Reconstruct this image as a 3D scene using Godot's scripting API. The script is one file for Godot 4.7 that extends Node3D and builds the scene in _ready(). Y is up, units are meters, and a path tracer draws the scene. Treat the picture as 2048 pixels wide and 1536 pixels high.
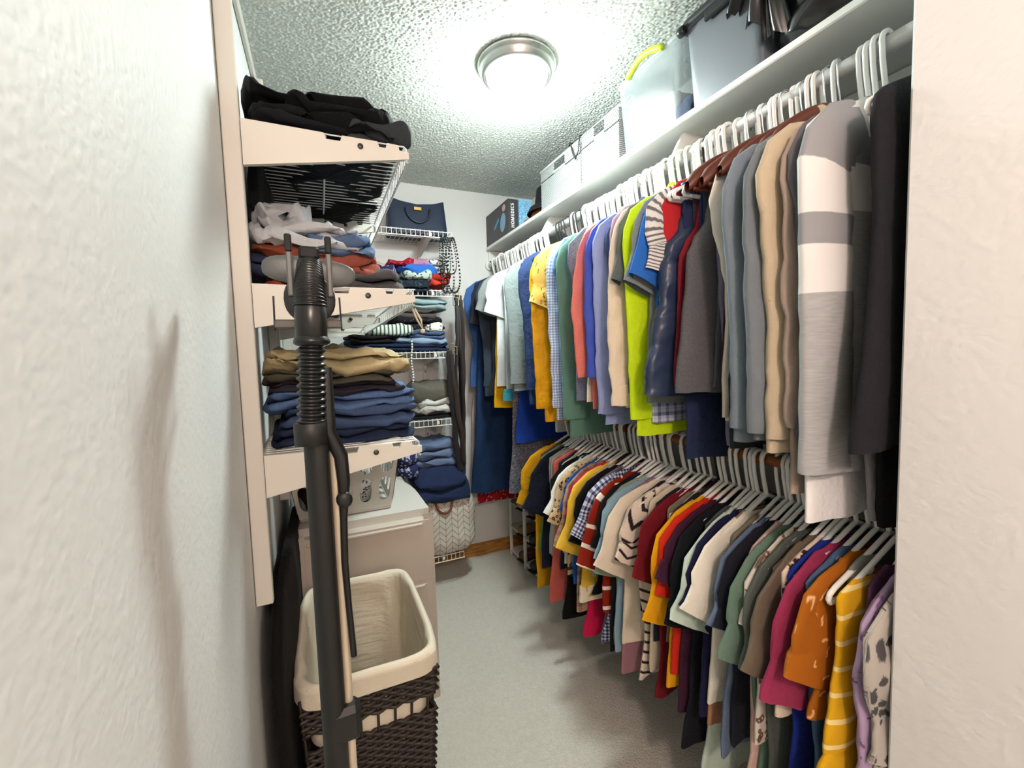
extends Node3D
# A walk-in wardrobe. x runs across the room, y up, z towards the viewer (so depth is -z). Metres.
const XL := -0.165        # inner face of the left wall
const XR := 1.40          # inner face of the right wall
const ZB := -2.731        # inner face of the back wall
const CEIL := 2.44
const EYE := Vector3(0, 1.3726, 0)
const ROD_X := 1.065
const ROD_TOP := 1.965
const ROD_LOW := 1.075

var rng := RandomNumberGenerator.new()
var noise := FastNoiseLite.new()
var taken := {}
var mats := {}
var texs := {}
var shared := {}

# ------------------------------------------------------------------ mesh builder
class Mesher:
	var v := PackedVector3Array()
	var uv := PackedVector2Array()
	var ix := PackedInt32Array()

	func point(p: Vector3, t := Vector2.ZERO) -> int:
		v.append(p); uv.append(t)
		return v.size() - 1

	func tri(a: int, b: int, c: int) -> void:
		ix.append(a); ix.append(b); ix.append(c)

	func quad(a: Vector3, b: Vector3, c: Vector3, d: Vector3) -> void:
		var n := v.size()
		v.append_array([a, b, c, d])
		var w := a.distance_to(b); var h := b.distance_to(c)
		uv.append_array([Vector2(0, 0), Vector2(w, 0), Vector2(w, h), Vector2(0, h)])
		ix.append_array([n, n + 1, n + 2, n, n + 2, n + 3])

	# a sheet of (nu+1) x (nv+1) points; fn returns [point, uv]
	func grid(fn: Callable, nu: int, nv: int, wrap := false) -> void:
		var base := v.size()
		var cols := nu if wrap else nu + 1
		for j in nv + 1:
			for i in cols:
				var r: Array = fn.call(float(i) / nu, float(j) / nv)
				v.append(r[0]); uv.append(r[1])
		for j in nv:
			for i in nu:
				var a := base + j * cols + i
				var b := base + j * cols + (i + 1) % cols
				var c := b + cols
				var d := a + cols
				ix.append_array([a, b, c, a, c, d])

	func box(c: Vector3, s: Vector3, bevel := 0.0, turn := Basis.IDENTITY) -> void:
		var h := s * 0.5
		var k := minf(bevel, minf(h.x, minf(h.y, h.z)) * 0.9)
		for axis in 3:
			var a1 := (axis + 1) % 3
			var a2 := (axis + 2) % 3
			for sg in [-1.0, 1.0]:
				var pts: Array[Vector3] = []
				for q in [[-1, -1], [1, -1], [1, 1], [-1, 1]]:
					var p := Vector3.ZERO
					p[axis] = h[axis] * sg
					p[a1] = (h[a1] - k) * q[0]
					p[a2] = (h[a2] - k) * q[1]
					pts.append(c + turn * p)
				if sg > 0: quad(pts[3], pts[2], pts[1], pts[0])
				else: quad(pts[0], pts[1], pts[2], pts[3])
		if k <= 0: return
		for axis in 3:
			var a1 := (axis + 1) % 3
			var a2 := (axis + 2) % 3
			for s1 in [-1.0, 1.0]:
				for s2 in [-1.0, 1.0]:
					var e: Array[Vector3] = []
					for sa in [-1.0, 1.0]:
						var p := Vector3.ZERO
						p[axis] = (h[axis] - k) * sa; p[a1] = h[a1] * s1; p[a2] = (h[a2] - k) * s2
						var q := p
						q[a1] = (h[a1] - k) * s1; q[a2] = h[a2] * s2
						e.append(c + turn * p); e.append(c + turn * q)
					if s1 * s2 > 0: quad(e[0], e[1], e[3], e[2])
					else: quad(e[2], e[3], e[1], e[0])
		for sx in [-1.0, 1.0]:
			for sy in [-1.0, 1.0]:
				for sz in [-1.0, 1.0]:
					var n := v.size()
					v.append(c + turn * Vector3(h.x * sx, (h.y - k) * sy, (h.z - k) * sz))
					v.append(c + turn * Vector3((h.x - k) * sx, h.y * sy, (h.z - k) * sz))
					v.append(c + turn * Vector3((h.x - k) * sx, (h.y - k) * sy, h.z * sz))
					uv.append_array([Vector2.ZERO, Vector2.ZERO, Vector2.ZERO])
					if sx * sy * sz > 0: ix.append_array([n, n + 2, n + 1])
					else: ix.append_array([n, n + 1, n + 2])

	# a round bar along a path; r is a number or one number per point; flat squeezes it along "side"
	func tube(pts: Array, r, sides := 6, closed := false, caps := true) -> void:
		var n := pts.size()
		var base := v.size()
		var side := Vector3.ZERO
		var run := 0.0
		for i in n:
			var p: Vector3 = pts[i]
			var a: Vector3 = pts[(i - 1 + n) % n] if closed else pts[maxi(i - 1, 0)]
			var b: Vector3 = pts[(i + 1) % n] if closed else pts[mini(i + 1, n - 1)]
			var d := (b - a).normalized()
			if side == Vector3.ZERO:
				side = d.cross(Vector3.UP if absf(d.y) < 0.9 else Vector3.RIGHT).normalized()
			else:
				side = (side - d * side.dot(d)).normalized()
			var up := d.cross(side)
			var rr: float = r[i] if r is Array else r
			if i > 0: run += p.distance_to(pts[i - 1])
			for k in sides:
				var t := TAU * k / sides
				v.append(p + (side * cos(t) + up * sin(t)) * rr)
				uv.append(Vector2(float(k) / sides, run))
		var rings := n if closed else n - 1
		for i in rings:
			for k in sides:
				var a := base + i * sides + k
				var b := base + i * sides + (k + 1) % sides
				var c := base + ((i + 1) % n) * sides + (k + 1) % sides
				var d := base + ((i + 1) % n) * sides + k
				ix.append_array([a, c, b, a, d, c])
		if caps and not closed:
			for e in [0, n - 1]:
				var m := point(pts[e])
				for k in sides:
					var a: int = base + e * sides + k
					var b: int = base + e * sides + (k + 1) % sides
					if e == 0: tri(m, a, b)
					else: tri(m, b, a)

	# profile: Vector2(radius, height) from top to bottom
	func lathe(profile: Array, seg := 32, at := Vector3.ZERO, sx := 1.0, sz := 1.0) -> void:
		var n := profile.size()
		var base := v.size()
		for i in n:
			for k in seg:
				var t := TAU * k / seg
				v.append(at + Vector3(cos(t) * profile[i].x * sx, profile[i].y, sin(t) * profile[i].x * sz))
				uv.append(Vector2(float(k) / seg, profile[i].y))
		for i in n - 1:
			for k in seg:
				var a := base + i * seg + k
				var b := base + i * seg + (k + 1) % seg
				ix.append_array([a, b, b + seg, a, b + seg, a + seg])

	# a flat outline pushed through "deep" along axis w; u and w and h span the outline's plane
	func prism(outline: PackedVector2Array, o: Vector3, ax: Vector3, ay: Vector3, deep: Vector3) -> void:
		var t := Geometry2D.triangulate_polygon(outline)
		for e in 2:
			var base := v.size()
			for q in outline:
				point(o + ax * q.x + ay * q.y + deep * e, q)
			for k in range(0, t.size(), 3):
				if e == 0: tri(base + t[k], base + t[k + 1], base + t[k + 2])
				else: tri(base + t[k], base + t[k + 2], base + t[k + 1])
		var n := outline.size()
		for i in n:
			var p := o + ax * outline[i].x + ay * outline[i].y
			var q := o + ax * outline[(i + 1) % n].x + ay * outline[(i + 1) % n].y
			quad(p, q, q + deep, p + deep)

	# a soft cushion-like slab (superellipsoid), wobbled by fn
	func slab(c: Vector3, h: Vector3, turn: Basis, nse: FastNoiseLite, amp: float, freq: float, nu := 28, nv := 12, e_flat := 0.35, e_up := 0.75) -> void:
		var f := func(u: float, w: float) -> Array:
			var a := u * TAU
			var b := (w - 0.5) * PI
			var cb := pow(maxf(cos(b), 0.0), e_up)
			var x := signf(cos(a)) * pow(absf(cos(a)), e_flat) * cb
			var z := signf(sin(a)) * pow(absf(sin(a)), e_flat) * cb
			var y := signf(sin(b)) * pow(absf(sin(b)), e_up)
			var p := Vector3(x * h.x, y * h.y, z * h.z)
			var q := (c + p) * freq
			p += Vector3(nse.get_noise_3d(q.x, q.y, q.z), nse.get_noise_3d(q.x + 31, q.y, q.z) * 0.8, nse.get_noise_3d(q.x, q.y + 57, q.z)) * amp
			return [c + turn * p, Vector2(p.x, p.z + p.y)]
		grid(f, nu, nv, true)

	func mesh() -> ArrayMesh:
		var nrm := PackedVector3Array()
		nrm.resize(v.size())
		for k in range(0, ix.size(), 3):
			var a := ix[k]; var b := ix[k + 1]; var c := ix[k + 2]
			var n := (v[c] - v[a]).cross(v[b] - v[a])
			nrm[a] += n; nrm[b] += n; nrm[c] += n
		for k in nrm.size():
			nrm[k] = nrm[k].normalized() if nrm[k].length_squared() > 1e-20 else Vector3.UP
		var arr := []
		arr.resize(Mesh.ARRAY_MAX)
		arr[Mesh.ARRAY_VERTEX] = v
		arr[Mesh.ARRAY_NORMAL] = nrm
		arr[Mesh.ARRAY_TEX_UV] = uv
		arr[Mesh.ARRAY_INDEX] = ix
		var m := ArrayMesh.new()
		m.add_surface_from_arrays(Mesh.PRIMITIVE_TRIANGLES, arr)
		return m

# ------------------------------------------------------------------ nodes
func numbered(called: String) -> String:
	var n: int = taken.get(called, 0)
	taken[called] = n + 1
	return called if n == 0 else "%s_%03d" % [called, n]

func tag(o: Node, label: String, category: String, group := "") -> Node:
	o.set_meta("label", label)
	o.set_meta("category", category)
	if group != "": o.set_meta("group", group)
	return o

func thing(called: String, label: String, category: String, at := Vector3.ZERO, turn := 0.0, group := "") -> Node3D:
	var o := Node3D.new()
	o.name = numbered(called)
	add_child(o)
	o.position = at
	o.rotation.y = turn
	tag(o, label, category, group)
	return o

func part(called: String, m, material: Material, parent: Node = null, at := Vector3.ZERO) -> MeshInstance3D:
	var o := MeshInstance3D.new()
	o.mesh = m.mesh() if m is Mesher else m
	o.material_override = material
	o.position = at
	if parent == null:
		o.name = numbered(called)
		add_child(o)
	else:
		o.name = called
		parent.add_child(o, true)
	return o

func struct(called: String, m, material: Material) -> MeshInstance3D:
	var o := part(called, m, material)
	o.set_meta("kind", "structure")
	return o

# ------------------------------------------------------------------ materials
func mat(hex: String, rough := 0.8, opt := {}) -> StandardMaterial3D:
	var key := hex + str(rough) + str(opt)
	if mats.has(key): return mats[key]
	var m := StandardMaterial3D.new()
	m.albedo_color = Color(hex)
	m.roughness = rough
	m.metallic = opt.get("metal", 0.0)
	m.metallic_specular = opt.get("spec", 0.5)
	if opt.has("tex"):
		m.albedo_texture = opt.tex
	if opt.has("scale"):
		m.uv1_scale = Vector3.ONE * float(opt.scale)
	if opt.has("normal"):
		m.normal_enabled = true
		m.normal_texture = opt.normal
		m.normal_scale = opt.get("nscale", 0.5)
	if opt.get("tri", false):
		m.uv1_triplanar = true
		m.uv1_world_triplanar = true
	if opt.has("alpha"):
		m.transparency = BaseMaterial3D.TRANSPARENCY_ALPHA
		m.albedo_color.a = opt.alpha
	if opt.has("glow"):
		m.emission_enabled = true
		m.emission = Color(hex)
		m.emission_energy_multiplier = opt.glow
	if opt.get("rim", 0.0) > 0.0:
		m.rim_enabled = true
		m.rim = opt.rim
	if opt.has("coat"):
		m.clearcoat_enabled = true
		m.clearcoat = opt.coat
		m.clearcoat_roughness = 0.2
	m.cull_mode = BaseMaterial3D.CULL_DISABLED
	mats[key] = m
	return m

# smooth noise that truly wraps: random lattices of ever smaller cells, blended
func noise_image(size: int, cell: int, grain: float, seed_: int) -> Image:
	var r := RandomNumberGenerator.new()
	r.seed = seed_
	var f := PackedFloat32Array()
	f.resize(size * size)
	var amp := 0.62
	for o in 2:
		var n := size / cell
		var lat := PackedFloat32Array()
		for k in n * n: lat.append(r.randf())
		for y in size:
			var gy := y / cell
			var ty := smoothstep(0.0, 1.0, float(y % cell) / cell)
			var r0 := gy * n; var r1 := ((gy + 1) % n) * n
			for x in size:
				var gx := x / cell
				var tx := smoothstep(0.0, 1.0, float(x % cell) / cell)
				var g2 := (gx + 1) % n
				f[y * size + x] += amp * lerpf(lerpf(lat[r0 + gx], lat[r0 + g2], tx), lerpf(lat[r1 + gx], lat[r1 + g2], tx), ty)
		cell = maxi(cell / 2, 1)
		amp = 0.38
	var im := Image.create(size, size, false, Image.FORMAT_RGBA8)
	for y in size:
		for x in size:
			var q := lerpf(f[y * size + x], r.randf(), grain)
			im.set_pixel(x, y, Color(q, q, q))
	return im

func bump(called: String, size: int, cell: int, grain: float, strength: float) -> Texture2D:
	if texs.has(called): return texs[called]
	var im := noise_image(size, cell, grain, 7)
	var wide := Image.create(size + 32, size + 32, false, Image.FORMAT_RGBA8)      # a wrapped margin keeps the tile seamless
	for oy in [-1, 0, 1]:
		for ox in [-1, 0, 1]:
			wide.blit_rect(im, Rect2i(0, 0, size, size), Vector2i(16 + ox * size, 16 + oy * size))
	wide.bump_map_to_normal_map(strength)
	im = wide.get_region(Rect2i(16, 16, size, size))
	texs[called] = ImageTexture.create_from_image(im)
	return texs[called]

# colour noise between two colours (a mottle that belongs to the stuff itself)
func mottle(called: String, a: String, b: String, size: int, freq: float, seed_ := 3, stretch := Vector2.ONE) -> Texture2D:
	if texs.has(called): return texs[called]
	var n := FastNoiseLite.new()
	n.seed = seed_
	n.frequency = freq
	n.fractal_octaves = 3
	var loop := noise_image(size, 8, 0.45, seed_) if stretch == Vector2.ONE else null
	var im := Image.create(size, size, false, Image.FORMAT_RGB8)
	var ca := Color(a); var cb := Color(b)
	for y in size:
		for x in size:
			var t := loop.get_pixel(x, y).r if loop else clampf(n.get_noise_2d(x * stretch.x, y * stretch.y) * 1.2 + 0.5, 0, 1)
			im.set_pixel(x, y, ca.lerp(cb, t))
	im.generate_mipmaps()
	texs[called] = ImageTexture.create_from_image(im)
	return texs[called]

# printed and woven cloth patterns; one tile is 10 cm of cloth unless said otherwise
func pattern(kind: String, cols: Array) -> Texture2D:
	var key := kind + str(cols)
	if texs.has(key): return texs[key]
	var s := 96
	var im := Image.create(s, s, false, Image.FORMAT_RGB8)
	var c: Array[Color] = []
	for h in cols: c.append(Color(h))
	im.fill(c[0])
	var r := RandomNumberGenerator.new()
	r.seed = hash(key)
	match kind:
		"heather":
			for y in s:
				for x in s:
					im.set_pixel(x, y, c[0].lerp(c[1], clampf(r.randf() * 0.7 + 0.5 * noise.get_noise_2d(x * 3.0, y * 14.0), 0, 1)))
		"stripe":
			for k in 4: im.fill_rect(Rect2i(0, k * 24, s, 7), c[1])
		"wide_stripe":
			for k in 2: im.fill_rect(Rect2i(0, k * 48 + 8, s, 9), c[1])
		"fine_stripe":
			for k in 12: im.fill_rect(Rect2i(0, k * 8, s, 3), c[1])
		"pinstripe":
			for k in 12: im.fill_rect(Rect2i(k * 8, 0, 3, s), c[1])
		"gingham":
			for y in s:
				for x in s:
					var t := (0.5 if (x / 6) % 2 == 0 else 0.0) + (0.5 if (y / 6) % 2 == 0 else 0.0)
					im.set_pixel(x, y, c[0].lerp(c[1], t))
		"plaid":
			for y in s:
				for x in s:
					var t := (0.35 if x % 32 < 12 else 0.0) + (0.35 if y % 32 < 12 else 0.0) + (0.3 if x % 32 == 20 or y % 32 == 20 else 0.0)
					im.set_pixel(x, y, c[0].lerp(c[1], t))
		"tweed", "speckle":
			for y in s:
				for x in s:
					if r.randf() < 0.42: im.set_pixel(x, y, c[1 + (r.randi() % (c.size() - 1))])
		"spots", "leopard":
			for k in 46:
				var p := Vector2(r.randf() * s, r.randf() * s)
				var rad := r.randf_range(2.0, 5.0)
				for y in range(-6, 7):
					for x in range(-6, 7):
						var d := Vector2(x, y * r.randf_range(0.8, 1.25)).length()
						if d < rad and (kind == "spots" or d > rad * 0.35):
							im.set_pixel(posmod(int(p.x) + x, s), posmod(int(p.y) + y, s), c[1])
		"floral":
			for k in 40:
				var p := Vector2(r.randf() * s, r.randf() * s)
				var col: Color = c[1 + (r.randi() % (c.size() - 1))]
				for petal in 5:
					var q := p + Vector2.from_angle(petal * TAU / 5) * 3.0
					for y in range(-2, 3):
						for x in range(-2, 3):
							if x * x + y * y < 5: im.set_pixel(posmod(int(q.x) + x, s), posmod(int(q.y) + y, s), col)
		"sprig":
			for k in 16:
				var p := Vector2(r.randf() * s, r.randf() * s)
				var d := Vector2.from_angle(r.randf() * TAU)
				for q in 9:
					p += d; d = d.rotated(r.randf_range(-0.5, 0.5))
					for y in 2:
						for x in 2: im.set_pixel(posmod(int(p.x) + x, s), posmod(int(p.y) + y, s), c[1])
		"herringbone":
			for y in s:
				for x in s:
					var xx := absi((x % 48) - 24)
					if posmod(y + xx / 2, 16) < 4: im.set_pixel(x, y, c[1])
		"chevron":
			for y in s:
				for x in s:
					var col := x / 16
					var yy := y + (x % 16 if col % 2 == 0 else 16 - x % 16)
					if posmod(yy, 16) < 2 or x % 16 < 1: im.set_pixel(x, y, c[1])
		"denim":
			for y in s:
				for x in s:
					im.set_pixel(x, y, c[0].lerp(c[1], clampf(0.5 + 0.5 * noise.get_noise_2d(x * 2.0, y * 2.0) + (0.22 if (x + y) % 3 == 0 else -0.1) + r.randf_range(-0.15, 0.15), 0, 1)))
	im.generate_mipmaps()
	texs[key] = ImageTexture.create_from_image(im)
	return texs[key]

# a cloth: plain colour with a woven relief, or a pattern of 10 cm tiles
func cloth(hex: String, pat := "", cols := [], tile := 10.0, rough := 0.88) -> StandardMaterial3D:
	if pat == "":
		return mat(hex, rough, {"spec": 0.25, "normal": bump("weave", 256, 16, 0.12, 5.0), "nscale": 0.6, "scale": 6.0, "rim": 0.15})
	return mat("ffffff", rough, {"spec": 0.25, "tex": pattern(pat, cols), "scale": tile})

# ------------------------------------------------------------------ the scene
func _ready() -> void:
	rng.seed = 20240611
	noise.seed = 11
	noise.frequency = 1.0
	noise.fractal_octaves = 3
	view_and_light()
	shell()
	ceiling_lamp()
	right_storage()
	upper_row()
	lower_row()
	left_shelving()
	back_shelving()
	floor_things()
	shelf_contents()
	top_shelf_things()

func view_and_light() -> void:
	var cam := Camera3D.new()
	cam.name = "camera"
	add_child(cam)
	cam.transform = Transform3D(Basis(Vector3(0.913268, -0.029232, 0.406309), Vector3(0.05496, 0.997144, -0.051795), Vector3(-0.403635, 0.069633, 0.912267)).orthonormalized(), EYE)
	cam.fov = 83.6586
	cam.near = 0.02
	cam.current = true
	var env := Environment.new()
	env.background_mode = Environment.BG_COLOR
	env.background_color = Color(0.02, 0.02, 0.02)
	env.tonemap_mode = Environment.TONE_MAPPER_LINEAR
	env.tonemap_exposure = EXPOSURE
	env.sdfgi_enabled = true
	env.ssao_enabled = true
	env.ssil_enabled = true
	var we := WorldEnvironment.new()
	we.name = "world"
	we.environment = env
	add_child(we)

const EXPOSURE := 1.38
const LAMP_AT := Vector3(0.72, 2.44, -1.50)
const LAMP_ENERGY := 0.46          # what the bowl sends sideways
const LAMP_DOWN := 1.25            # what its broad underside adds below
const HALL_ENERGY := 1.2

func wall_paint() -> StandardMaterial3D:
	return mat("dcdddb", 0.55, {"spec": 0.4, "normal": bump("orange_peel", 512, 16, 0.0, 6.0), "nscale": 0.2, "scale": 3.4, "tri": true})

func slab_box(lo: Vector3, hi: Vector3, bevel := 0.0) -> Mesher:
	var b := Mesher.new()
	b.box((lo + hi) * 0.5, hi - lo, bevel)
	return b

func shell() -> void:
	var paint := wall_paint()
	var zf := 1.7                                   # the hall behind the viewer ends here
	struct("wall_left", slab_box(Vector3(XL - 0.12, 0, ZB), Vector3(XL, CEIL, zf)), paint)
	struct("wall_back", slab_box(Vector3(XL - 0.12, 0, ZB - 0.12), Vector3(XR + 0.12, CEIL, ZB)), paint)
	struct("wall_right", slab_box(Vector3(XR, 0, ZB), Vector3(XR + 0.12, CEIL, -0.215)), paint)
	struct("wall_front", slab_box(Vector3(0.868, 0, -0.385), Vector3(XR, CEIL, -0.215), 0.004), paint)
	struct("wall_hall_right", slab_box(Vector3(XR, 0, -0.215), Vector3(XR + 0.12, CEIL, zf)), paint)
	struct("wall_hall_rear", slab_box(Vector3(XL - 0.12, 0, zf), Vector3(XR + 0.12, CEIL, zf + 0.12)), paint)
	# carpet
	var carpet := mat("ffffff", 0.95, {"spec": 0.1, "tex": mottle("carpet", "cdc9bd", "e2dfd4", 512, 0.08), "scale": 1.6, "tri": true, "normal": bump("pile", 512, 4, 0.5, 6.0), "nscale": 0.9})
	struct("floor", slab_box(Vector3(XL - 0.12, -0.1, ZB - 0.12), Vector3(XR + 0.12, 0, zf + 0.12)), carpet)
	# sprayed stipple ceiling: real bumps over the wardrobe, flat over the hall
	var cell := FastNoiseLite.new()
	cell.seed = 5
	cell.noise_type = FastNoiseLite.TYPE_SIMPLEX
	cell.frequency = 84.0
	cell.fractal_octaves = 2
	var c := Mesher.new()
	var w := XR - XL; var l := -ZB - 0.25
	var f := func(u: float, q: float) -> Array:
		var x := XL + u * w; var z := ZB + q * l
		var n := cell.get_noise_2d(x, z)
		var lump := maxf(n + 0.05, 0.0)
		return [Vector3(x, CEIL - 0.0058 * lump, z), Vector2(x, z)]
	c.grid(f, 430, 690)
	c.box(Vector3((XL + XR) / 2, CEIL + 0.06, (ZB + zf) / 2), Vector3(w + 0.24, 0.1, zf - ZB + 0.24))
	struct("ceiling", c, mat("d0d4cd", 0.75, {"spec": 0.3}))
	# oak baseboards
	var oak := mat("ffffff", 0.45, {"tex": mottle("oak", "8a5a22", "c08a3e", 256, 0.03, 9, Vector2(0.6, 7.0)), "scale": 1.5})
	struct("baseboard_back", slab_box(Vector3(XL, 0, ZB), Vector3(XR, 0.085, ZB + 0.014), 0.003), oak)
	struct("baseboard_left", slab_box(Vector3(XL, 0, ZB + 0.016), Vector3(XL + 0.013, 0.085, zf - 0.01), 0.003), mat("d8d0c0", 0.5))

func ceiling_lamp() -> void:
	var t := thing("ceiling_lamp", "round flush ceiling lamp with nickel rim and glowing frosted glass bowl", "lamp", LAMP_AT)
	var m := Mesher.new()
	m.lathe([Vector2(0.0, 0.0), Vector2(0.142, 0.0), Vector2(0.145, -0.006), Vector2(0.145, -0.014), Vector2(0.138, -0.019), Vector2(0.136, -0.026), Vector2(0.130, -0.042), Vector2(0.126, -0.047), Vector2(0.119, -0.048), Vector2(0.116, -0.044), Vector2(0.0, -0.040)], 64)
	part("rim", m, mat("a9aaa6", 0.32, {"metal": 0.85}), t)
	m = Mesher.new()
	var prof := []
	for k in 15:
		var a := k / 14.0 * PI / 2
		prof.append(Vector2(0.114 * cos(a), -0.046 - 0.055 * sin(a)))
	m.lathe(prof, 64)
	part("glass_bowl", m, mat("fffdf6", 0.4, {"glow": 2.2}), t)
	m = Mesher.new()
	m.lathe([Vector2(0.0, -0.1005), Vector2(0.013, -0.101), Vector2(0.013, -0.105), Vector2(0.009, -0.109), Vector2(0.008, -0.113), Vector2(0.0, -0.115)], 20)
	part("finial", m, mat("9a9a96", 0.3, {"metal": 0.9}), t)
	var o := OmniLight3D.new()
	o.name = "lamp_light"
	o.position = LAMP_AT + Vector3(0, -0.165, 0)
	o.light_color = Color(0.945, 1.0, 0.99)
	o.light_energy = LAMP_ENERGY
	o.light_size = 0.06
	o.omni_range = 8.0
	o.omni_attenuation = 2.0
	o.shadow_enabled = true
	add_child(o)
	var under := AreaLight3D.new()
	under.name = "lamp_underside"
	under.position = LAMP_AT + Vector3(0, -0.12, 0)
	under.rotation.x = -PI / 2
	under.area_size = Vector2(0.19, 0.19)
	under.light_color = Color(0.945, 1.0, 0.99)
	under.light_energy = LAMP_DOWN
	under.area_range = 8.0
	under.area_attenuation = 2.0
	under.shadow_enabled = true
	add_child(under)
	# the warm lamp of the hall behind the viewer
	var h := thing("hall_lamp", "warm glowing globe lamp on the hall ceiling outside the wardrobe", "lamp", Vector3(-0.04, CEIL, 0.95))
	m = Mesher.new()
	m.lathe([Vector2(0.0, 0.0), Vector2(0.07, 0.0), Vector2(0.07, -0.02), Vector2(0.05, -0.03), Vector2(0.0, -0.03)], 32)
	part("rim", m, mat("b0a48c", 0.35, {"metal": 0.8}), h)
	m = Mesher.new()
	prof = []
	for k in 13:
		var a := k / 12.0 * PI
		prof.append(Vector2(0.09 * sin(a), -0.11 + 0.09 * cos(a)))
	m.lathe(prof, 32)
	part("globe", m, mat("ffe6cf", 0.4, {"glow": 1.5}), h)
	o = OmniLight3D.new()
	o.name = "hall_light"
	o.position = Vector3(-0.04, CEIL - 0.30, 0.95)
	o.light_color = Color(1.0, 0.89, 0.845)
	o.light_energy = HALL_ENERGY
	o.light_size = 0.09
	o.omni_range = 8.0
	o.omni_attenuation = 2.0
	o.shadow_enabled = true
	add_child(o)

# ------------------------------------------------------------------ hangers
func hanger_parts(kind: String) -> Array:
	var key := "hanger_" + kind
	if shared.has(key): return shared[key]
	var out := []
	var r := {"plastic": 0.0055, "black": 0.0032, "wood": 0.0018, "clip": 0.0018}[kind] as float
	var body := mat({"plastic": "e6e6e2", "black": "141414", "wood": "5a2a18", "clip": "c8c8c8"}[kind], 0.4 if kind != "black" else 0.8)
	var steel := mat("c4c4c4", 0.25, {"metal": 0.9})
	var m := Mesher.new()
	var pts := []
	var hr := 0.0225                                   # the hook's crook lies on a rod of 17 mm radius
	for k in 12:
		var a := deg_to_rad(205.0 - k * 20.5)
		pts.append(Vector3(-cos(a) * hr, sin(a) * hr, 0))
	pts.append(Vector3(-0.0175, -0.034, 0)); pts.append(Vector3(-0.012, -0.056, 0)); pts.append(Vector3(0, -0.095, 0))
	m.tube(pts, r, 6)
	out.append(["hook", m.mesh(), body if kind in ["plastic", "black"] else steel])
	for s in [-1.0, 1.0]:
		m = Mesher.new()
		if kind == "wood":
			var f := func(u: float, q: float) -> Array:
				var a := u * TAU
				var x: float = s * q * 0.205
				var y := -0.088 - 0.085 * q * q - 0.012 * q
				var hh := lerpf(0.013, 0.024, q) * (1.0 if q < 0.97 else 0.55)
				return [Vector3(x, y + sin(a) * hh, cos(a) * lerpf(0.006, 0.017, q) * (1.0 if q < 0.97 else 0.5) - 0.02 * q * q), Vector2(x, y)]
			m.grid(f, 12, 12, true)
		elif kind == "clip":
			m.tube([Vector3(0, -0.095, 0), Vector3(s * 0.02, -0.105, 0), Vector3(s * 0.15, -0.107, 0)], 0.003, 6)
		else:
			m.tube([Vector3(0, -0.094, 0), Vector3(s * 0.018, -0.1, 0), Vector3(s * 0.09, -0.132, 0), Vector3(s * 0.185, -0.172, 0), Vector3(s * 0.2, -0.181, 0), Vector3(s * 0.204, -0.19, 0), Vector3(s * 0.198, -0.198, 0)], r, 6)
			# the little strap hook on the arm
			m.tube([Vector3(s * 0.098, -0.136, 0), Vector3(s * 0.1, -0.145, 0), Vector3(s * 0.107, -0.151, 0), Vector3(s * 0.115, -0.148, 0)], r * 0.9, 5)
		out.append(["arm", m.mesh(), body])
	if kind != "clip":
		m = Mesher.new()
		m.tube([Vector3(-0.2, -0.197, 0), Vector3(0.2, -0.197, 0)], r * (1.0 if kind != "wood" else 3.0), 6)
		out.append(["bar", m.mesh(), body])
	else:
		for s in [-1.0, 1.0]:
			m = Mesher.new()
			m.box(Vector3(s * 0.13, -0.117, 0), Vector3(0.022, 0.034, 0.012), 0.003)
			out.append(["clip", m.mesh(), steel])
	shared[key] = out
	return out

func hang(kind: String, desc: String, x: float, rod_y: float, z: float, turn: float, where: String, wide := 1.0) -> void:
	var what: String = {"plastic": "white", "black": "black", "wood": "wooden", "clip": "steel"}[kind]
	var label := "%s hanger of the %s" % [what, desc] if desc != "" else "empty %s hanger %s" % [what, where]
	var t := thing("clothes_hanger", label, "hanger", Vector3(x, rod_y, z), turn, "hangers on the rails")
	t.scale.x = wide                                  # hangers come in several widths
	for p in hanger_parts(kind):
		part(p[0], p[1], p[2], t)

# ------------------------------------------------------------------ garments
func profile_w(prof: Array, y: float) -> float:
	for i in prof.size() - 1:
		var a: Vector2 = prof[i]; var b: Vector2 = prof[i + 1]
		if y >= b.y:
			var t := clampf((a.y - y) / maxf(a.y - b.y, 1e-5), 0, 1)
			return lerpf(a.x, b.x, t * t * (3 - 2 * t) if i > 1 else t)
	return prof[prof.size() - 1].x

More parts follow.
